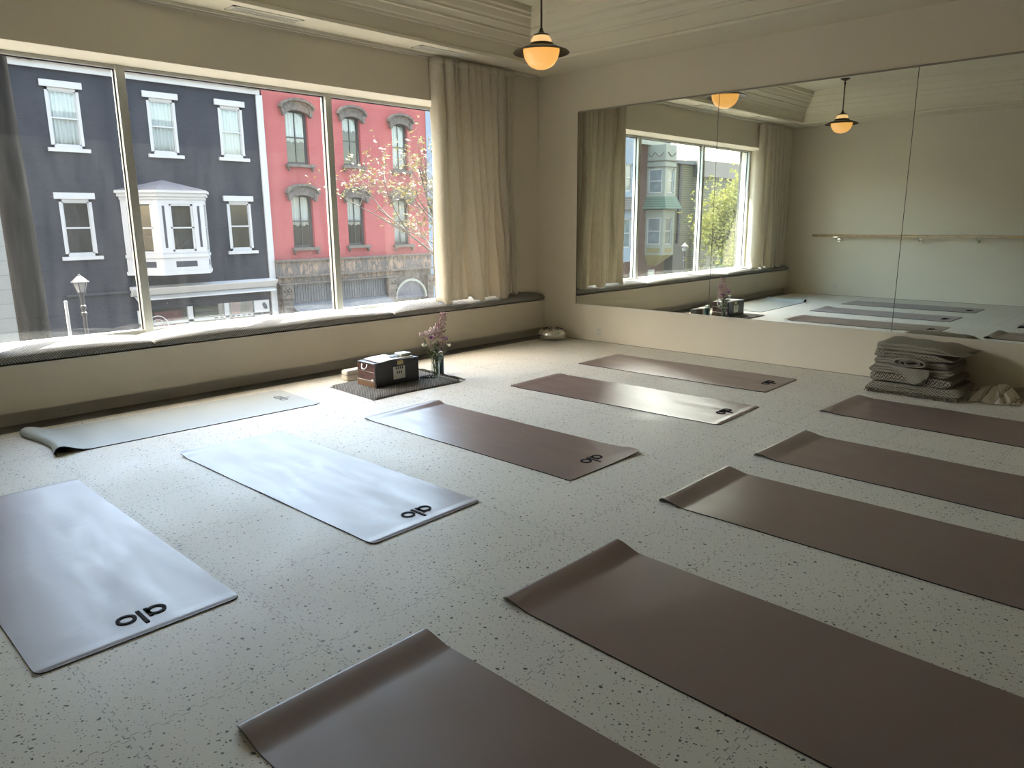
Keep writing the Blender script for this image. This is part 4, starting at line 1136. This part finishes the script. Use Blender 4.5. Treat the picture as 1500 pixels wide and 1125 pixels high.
for (a, b_) in ((7.60, 8.0), (12.58, 12.98), (14.78, 15.1)):
    pm = MB(); pm.box((a, YF - .22, SZ), (b_, YF - .04, -1.5)); pm.box((a - .04, YF - .28, -1.5), (b_ + .04, YF - .04, -.98))
    for j in range(5): pm.ball((a + .08 + .07 * j, YF - .28, -1.2 + .08 * (j % 2)), .06, 8, 6)
    pm.build('pilaster', 'stone', rd)
tw = MB(); tw.box((8.0, YF - .08, -1.72), (12.58, YF - .055, -1.0)); two = tw.build('transom', 'transom', rd)
rb = MB()
for i in range(38): rb.box((8.06 + i * .12, YF - .10, -1.68), (8.085 + i * .12, YF - .08, -1.04))
rb.build('muntin', 'grey', two)
ar = MB(); R_ = .80
outer = [(13.86 + (R_ + .10) * math.cos(PI * j / 24), -1.95 + (R_ + .06) * math.sin(PI * j / 24)) for j in range(25)]; inner = [(13.86 + R_ * math.cos(PI * j / 24), -1.95 + (R_ - .04) * math.sin(PI * j / 24)) for j in range(25)]
ar.prism(outer + inner[::-1], YF - .18, YF - .04, 'y'); ar.build('door_arch', 'cream', rd)
ag = MB(); ag.prism(inner, YF - .10, YF - .055, 'y'); ag.build('fanlight', 'slate', rd)
lw = MB(); lw.prism([(YF - .05, -1.72), (YF - .6, -2.0), (YF - .6, -2.04), (YF - .05, -1.80)], 8.0, 12.6, 'x'); lw.build('awning', 'grey', rd)
vl = MB()
for i in range(38):
    if i % 2: vl.box((8.02 + i * .12, YF - .62, -2.26), (8.14 + i * .12, YF - .60, -2.02))
vl.build('awning_valance', 'white', rd)

# neighbours in the direct view
wb_ = thing('block_house', 'white block-faced house at the far left of the street view', 'house', (-3.5, YF, SZ), 'row houses across the street')
box((-9.5, YF - .1, SZ), (NX0 - .01, YF + 9, 5.9)).build('wall', 'block', wb_)
box((-9.5, YF - .3, 5.9), (NX0 - .01, YF + 9, 6.3)).build('cornice', 'white', wb_)
pb = thing('corner_house', 'pale blue house glimpsed to the right of the red house', 'house', (19, YF, SZ), 'row houses across the street')
wall_holes(15.13, 22, SZ, 6.2, [(16.2, 17.1, .4, 2.2), (16.2, 17.1, 3.5, 5.3)], YF).build('wall', 'bluep', pb)
sash(pb, 16.2, 17.1, .4, 2.2, YF, 'white'); sash(pb, 16.2, 17.1, 3.5, 5.3, YF, 'white')

# houses seen only in the mirror
bl = thing('blue_bay_house', 'pale blue and grey shingled bay house, seen in the mirror', 'house', (-28, YF, SZ), 'houses seen in the mirror')
box((-30.55, YF, SZ), (-22, YF + 9, 9.2)).build('wall', 'redb', bl)  # wall raised out of view to keep sun off the cream bay
box((-30.55, YF - .7, 8.6), (-22, YF + 9.1, 9.3)).build('cornice', 'bluep', bl)  # unseen deep cornice, shaped to shade the neighbouring bay
def bay_front(root, xa, xb, y0_, z0_, z1_, mat, wz0, wz1, two=True, side=True):
    """box bay: front face with sash, +x side face with sash"""
    m = MB(); m.box((xa, y0_ + .12, z0_), (xb, YF, z1_)); o = m.build('bay_core', mat, root)
    f = MB()
    f.box((xa, y0_, z0_), (xb, y0_ + .12, wz0)); f.box((xa, y0_, wz1), (xb, y0_ + .12, z1_)); f.box((xa, y0_, wz0), (xa + .2, y0_ + .12, wz1)); f.box((xb - .2, y0_, wz0), (xb, y0_ + .12, wz1))
    f.box((xb, y0_, z0_), (xb + .05, YF, wz0)); f.box((xb, y0_, wz1), (xb + .05, YF, z1_)); f.box((xb, y0_, wz0), (xb + .05, y0_ + .2, wz1)); f.box((xb, YF - .12, wz0), (xb + .05, YF, wz1))
    f.build('bay_trim', mat, root)
    g_ = MB(); g_.box((xa + .2, y0_ + .10, wz0), (xb - .2, y0_ + .118, wz1)); g_.box((xb + .002, y0_ + .2, wz0), (xb + .012, YF - .12, wz1)); g_.build('pane', 'greyglass', root)
    s_ = MB(); zm = (wz0 + wz1) / 2
    for (z_a, z_b) in ((zm - .03, zm + .03), (wz0, wz0 + .07), (wz1 - .07, wz1)):
        s_.box((xa + .2, y0_ + .05, z_a), (xb - .2, y0_ + .11, z_b)); s_.box((xb + .01, y0_ + .2, z_a), (xb + .045, YF - .12, z_b))
    for yy in (y0_ + .2, YF - .19): s_.box((xb + .01, yy, wz0), (xb + .045, yy + .07, wz1))
    for xx in (xa + .2, xb - .27): s_.box((xx, y0_ + .05, wz0), (xx + .07, y0_ + .11, wz1))
    s_.build('bay_sash', 'white', root)
M['greyglass'] = plain('grey_reflecting_glass', (.16, .19, .20), .05, .25, 2.5, spec=.9)
bay_front(bl, -29.6, -28.3, 18.9, 2.0, 6.3, 'bluep', 2.95, 4.45)
bay_front(bl, -29.6, -28.3, 18.9, -1.0, 1.95, 'bluep', -.2, 1.45)
sk = MB(); sk.prism([(18.9, 2.65), (18.55, 1.95), (YF, 1.95), (YF, 2.65)], -29.7, -28.2, 'x'); sk.build('shingle_skirt', 'greysh', bl)
rh = thing('brick_bay_house', 'red brick house with a cream bay window and green skirt roof, seen in the mirror', 'house', (-33, YF, SZ), 'houses seen in the mirror')
box((-34.6, YF, SZ), (-30.56, YF + 9, 5.75)).build('wall', 'redb', rh)
box((-34.64, YF - .25, 5.76), (-30.57, YF + 9, 6.15)).build('cornice', 'cream', rh)
bxa, bxb, byf = -33.72, -32.55, 18.72
bay_front(rh, bxa, bxb, byf, 2.7, 5.74, 'cream', 2.95, 4.36)
bay_front(rh, bxa, bxb, byf, -.75, 1.95, 'cream', -.12, 1.5)
sk = MB()
vs = [(bxa - .05, byf - .05, 2.72), (bxb + .1, byf - .05, 2.72), (bxb + .1, YF, 2.72), (bxa - .05, YF, 2.72), (bxa - .3, byf - .35, 2.0), (bxb + .4, byf - .35, 2.0), (bxb + .4, YF, 2.0), (bxa - .3, YF, 2.0)]
sk.add(vs, [(0, 1, 2, 3), (4, 7, 6, 5), (0, 4, 5, 1), (1, 5, 6, 2), (2, 6, 7, 3), (3, 7, 4, 0)]); sk.build('skirt_roof', 'roofsh', rh)
tr_ = MB(); tr_.box((bxa - .05, byf - .05, 4.78), (bxb + .1, YF, 4.84)); tr_.box((bxa - .05, byf - .05, 4.44), (bxb + .1, YF, 4.48)); tr_.build('string_course', 'stone', rh)
sw = MB()
for (ya, yb_) in ((18.85, 19.45), (19.5, 19.95)):
    sw.tube([(bxb + .07, ya + (yb_ - ya) * i / 12, 5.30 - .22 * math.sin(PI * i / 12)) for i in range(13)], .02, 6)
sw.tube([(bxa + .15 + .8 * i / 12, byf - .02, 5.30 - .22 * math.sin(PI * i / 12)) for i in range(13)], .02, 6)
sw.build('swag', 'stone', rh)
yp = MB(); yp.box((bxb + .05, byf + .2, -.62), (bxb + .07, YF - .15, -.33)); yp.box((bxa + .2, byf - .01, -.62), (bxb - .2, byf, -.33)); yp.build('bay_panel', 'yellow', rh)
cb = MB(); vs = [(bxa, byf, -.75), (bxb + .05, byf, -.75), (bxb + .05, YF, -.75), (bxa, YF, -.75), (bxa + .5, 19.6, -1.45), (bxb - .35, 19.6, -1.45), (bxb - .3, YF, -1.45), (bxa + .5, YF, -1.45)]
cb.add(vs, [(0, 1, 2, 3), (4, 7, 6, 5), (0, 4, 5, 1), (1, 5, 6, 2), (2, 6, 7, 3), (3, 7, 4, 0)]); cb.build('bay_corbel', 'yellow', rh)
for (a, b_) in ((-31.6, -30.9), (-33.6, -32.9)):
    q = MB(); q.box((a, YF - .05, -2.8), (b_, YF, -1.7)); q.build('window', 'white', rh)
    box((a + .1, YF - .06, -2.7), (b_ - .1, YF - .05, -1.8)).build('pane', 'greyglass', rh)
sd = thing('clapboard_house', 'olive clapboard house with a dark roof edge, seen in the mirror', 'house', (-39, YF, SZ), 'houses seen in the mirror')
box((-38.0, YF, SZ), (-34.65, YF + 9, 4.85)).build('wall', 'siding', sd)
box((-38.1, YF - .2, 4.85), (-34.6, YF + 9, 5.08)).build('roof_edge', 'grey', sd)
box((-52.0, YF - .6, SZ), (-38.0, YF + 9, 4.1)).build('side_wall', 'siding2', sd)
mr = MB(); mr.prism([(YF - .8, 4.1), (YF - .3, 5.2), (YF + 9, 5.2), (YF + 9, 4.1)], -52, -37.9, 'x'); mr.build('mansard_roof', 'darkframe', sd)
box((-36.35, YF - .12, SZ), (-36.1, YF, 4.85)).build('downpipe', 'greysh', sd)
box((-36.1, YF - .6, -2.6), (-34.8, YF, -.15)).build('porch', 'darkframe', sd)
for xx in (-41.5, -44.5):
    q = MB(); q.box((xx, YF - .66, -2.4), (xx + 1, YF - .6, -.4)); q.build('window', 'roofsh', sd)
    q = MB(); q.box((xx, YF - .66, 1.2), (xx + 1, YF - .6, 2.9)); q.build('window', 'darkframe', sd)

# utility pole, street lamps, white post ----------------------------------
up = MB(); up.tube([(-4.600, 3.0, SZ), (-4.600, 3.0, -1), (-4.605, 3.0, 1.2), (-4.63, 3.0, 3.2), (-4.66, 3.0, 6.8)], [.155, .148, .140, .128, .11], 24)
o = up.build('utility_pole', 'timber', smooth=True); tag(o, 'thick weathered wooden utility pole outside the left pane', 'pole')
M['capgrey'] = plain('lamp_cap_grey', (.045, .045, .045), .4)
def street_lamp(x, y, label):
    t = thing('street_lamp', label, 'street lamp', (x, y, SZ), 'lantern street lamps')
    z = -.18
    MB().lathe([(.12, SZ), (.12, SZ + .5), (.05, SZ + .7), (.042, z - .55), (.065, z - .52), (.065, z - .47), (.045, z - .45), (.045, z - .38), (.065, z - .36), (.065, z - .31), (.045, z - .29), (.05, z - .06), (.09, z), (.001, z)], (x, y, 0), 16).build('post', 'black', t, auto=.6)
    MB().lathe([(.085, z), (.155, z + .225), (.001, z + .225)], (x, y, 0), 6).build('lantern_glass', 'frosted', t)
    fr = MB()
    for k in range(6):
        a = 2 * PI * k / 6; fr.tube([(x + .088 * math.cos(a), y + .088 * math.sin(a), z), (x + .158 * math.cos(a), y + .158 * math.sin(a), z + .225)], .010, 6)
    fr.build('lantern_frame', 'black', t)
    MB().lathe([(.001, z + .225), (.19, z + .225), (.195, z + .245), (.15, z + .27), (.11, z + .32), (.05, z + .37), (.03, z + .38), (.02, z + .41), (.001, z + .42)], (x, y, 0), 20).build('cap', 'capgrey', t, auto=.6)
street_lamp(-1.25, 13.0, 'street lamp with a lantern head in front of the navy house')
street_lamp(-26.4, 13.6, 'street lamp with a lantern head, seen in the mirror')
wp = MB(); wp.box((-2.96, 7.98, SZ - .12), (-2.915, 8.025, .10)); tag(wp.build('white_post', 'white', bevel=.01), 'thin white post to the left of the street lamp', 'post')

# trees ------------------------------------------------------------------
def tree(name, label, base, H, spread, seed, leafm, nleaf, lsz, lean=(0, 0), levels=4, cut=None, start=.35, clump=.16, tr=.14):
    t = thing(name, label, 'tree', base, 'street trees'); rr = random.Random(seed)
    wd = MB(); tips = []
    def grow(p, d, L_, r_, lv):
        n_ = 5; pts = [p]; q = p.copy(); dd = d.copy()
        for i in range(n_):
            dd = (dd + Vector((rr.uniform(-.16, .16), rr.uniform(-.16, .16), rr.uniform(-.04, .14)))).normalized(); q = q + dd * L_ / n_; pts.append(q.copy())
        wd.tube(pts, [r_ * (1 - .55 * i / n_) for i in range(n_ + 1)], 7 if lv > 1 else 4, cap=False)
        if lv <= 1:
            for pp_ in pts[1:]: tips.append((pp_, dd))
        if lv > 0:
            nb_ = 4 if lv >= 3 else 4
            for i in range(nb_):
                f = rr.uniform(.35, 1.0); bp_ = pts[min(n_, int(f * n_))]
                a = rr.uniform(0, 2 * PI); side = Vector((math.cos(a) * spread, math.sin(a) * spread, rr.uniform(-.05, .75)))
                grow(bp_, (dd * .55 + side).normalized(), L_ * rr.uniform(.55, .78), r_ * .5, lv - 1)
    B0 = Vector(base); tp_ = B0 + Vector((lean[0], lean[1], H * start))
    wd.tube([B0, B0.lerp(tp_, .5) + Vector((.05, 0, 0)), tp_], [tr, tr * .85, tr * .75], 12)
    for i in range(6):
        a = 2 * PI * i / 6 + rr.uniform(-.3, .3)
        grow(tp_ - Vector((0, 0, rr.uniform(0, H * .1))), Vector((math.cos(a) * spread, math.sin(a) * spread, rr.uniform(.5, 1.2))).normalized(), H * .27, tr * .5, levels - 1)
    grow(tp_, Vector((0, 0, 1)), H * .32, tr * .6, levels - 1)
    wd.build('trunk', 'bark', t, smooth=True)
    lf = MB(); rr2 = random.Random(seed + 1)
    for i in range(nleaf):
        p, dd = tips[rr2.randrange(len(tips))]
        c_ = p + Vector((rr2.gauss(0, clump), rr2.gauss(0, clump), rr2.gauss(0, clump)))
        for k_ in range(3):
            a = Vector((rr2.uniform(-1, 1), rr2.uniform(-1, 1), rr2.uniform(-.6, 1))).normalized(); b_ = a.orthogonal().normalized()
            s_ = lsz * rr2.uniform(.6, 1.3)
            lf.add([c_, c_ + a * s_ * .5 + b_ * s_ * .25, c_ + a * s_, c_ + a * s_ * .5 - b_ * s_ * .25], [(0, 1, 2, 3)])
    o_ = lf.build('foliage', leafm, t); o_['kind'] = 'stuff'
    return t
tree('street_tree', 'budding street tree with thin branches in front of the red house', (7.6, 9.6, SZ), 10.5, 1.1, 21, 'leaf', 1500, .10, (-.3, 0), 4, clump=.05, tr=.08, start=.48)
tree('leafy_tree', 'yellow-green leafy tree beside the clapboard house, seen in the mirror', (-34.2, 13.8, SZ), 9.8, 1.0, 5, 'leaf2', 15000, .20, (0, 0), 4, clump=.5, start=.26)

# ------------------------------------------------------------ light, sky, camera
W_ = bpy.data.worlds.new('sky'); S.world = W_; W_.use_nodes = True
nt = W_.node_tree; nt.nodes.clear()
so = nt.nodes.new('ShaderNodeOutputWorld'); bg = nt.nodes.new('ShaderNodeBackground'); sk = nt.nodes.new('ShaderNodeTexSky')
sk.sky_type = 'NISHITA'; sk.sun_disc = False; sk.sun_elevation = math.radians(52); sk.sun_rotation = math.radians(-66); sk.air_density = 1.0; sk.dust_density = 2.5; sk.ozone_density = 1
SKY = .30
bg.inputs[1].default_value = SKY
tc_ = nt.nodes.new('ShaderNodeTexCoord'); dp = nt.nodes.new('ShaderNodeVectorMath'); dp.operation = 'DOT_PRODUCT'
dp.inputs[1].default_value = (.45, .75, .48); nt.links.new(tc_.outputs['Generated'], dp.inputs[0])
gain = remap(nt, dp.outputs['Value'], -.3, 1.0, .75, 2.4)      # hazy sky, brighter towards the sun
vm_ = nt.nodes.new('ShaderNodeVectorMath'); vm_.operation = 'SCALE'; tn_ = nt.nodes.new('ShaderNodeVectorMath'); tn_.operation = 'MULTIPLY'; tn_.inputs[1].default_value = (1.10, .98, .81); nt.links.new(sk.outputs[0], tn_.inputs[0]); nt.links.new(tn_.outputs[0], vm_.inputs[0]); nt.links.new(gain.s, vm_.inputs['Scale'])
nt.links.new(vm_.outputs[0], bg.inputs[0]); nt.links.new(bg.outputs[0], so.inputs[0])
sd_ = bpy.data.lights.new('sun', 'SUN'); sd_.energy = 9.0; sd_.angle = math.radians(.55); sd_.color = (1, .97, .91)
sun = bpy.data.objects.new('sun', sd_); COL.objects.link(sun)
dirv = Vector((-1, -.435, -.435 * 3.2)).normalized()
sun.rotation_euler = dirv.to_track_quat('-Z', 'Y').to_euler(); sun.location = (5, 5, 12)

cd = bpy.data.cameras.new('cam'); cam = bpy.data.objects.new('cam', cd); COL.objects.link(cam)
F = 1072.022
cd.sensor_fit = 'HORIZONTAL'; cd.sensor_width = 36; cd.lens = F / 1500 * 36; cd.clip_start = .05; cd.clip_end = 300
ya_, pi_, ro = math.radians(46.298), math.radians(-12.544), math.radians(-.438)
fw = Vector((math.sin(ya_) * math.cos(pi_), math.cos(ya_) * math.cos(pi_), math.sin(pi_)))
r0 = Vector((math.cos(ya_), -math.sin(ya_), 0)); u0 = r0.cross(fw)
r2 = r0 * math.cos(ro) + u0 * math.sin(ro); u2 = -r0 * math.sin(ro) + u0 * math.cos(ro)
mt = Matrix((r2, u2, -fw)).transposed().to_4x4(); mt.translation = (-6.664, -5.916, 1.351)
cam.matrix_world = mt
S.camera = cam
S.view_settings.view_transform = 'Standard'; S.view_settings.look = 'None'; S.view_settings.gamma = 1; S.view_settings.use_curve_mapping = False
S.view_settings.exposure = 2.58
S.cycles.max_bounces = 14; S.cycles.diffuse_bounces = 7; S.cycles.glossy_bounces = 6; S.cycles.transparent_max_bounces = 24; S.cycles.transmission_bounces = 8
S.cycles.use_denoising = True
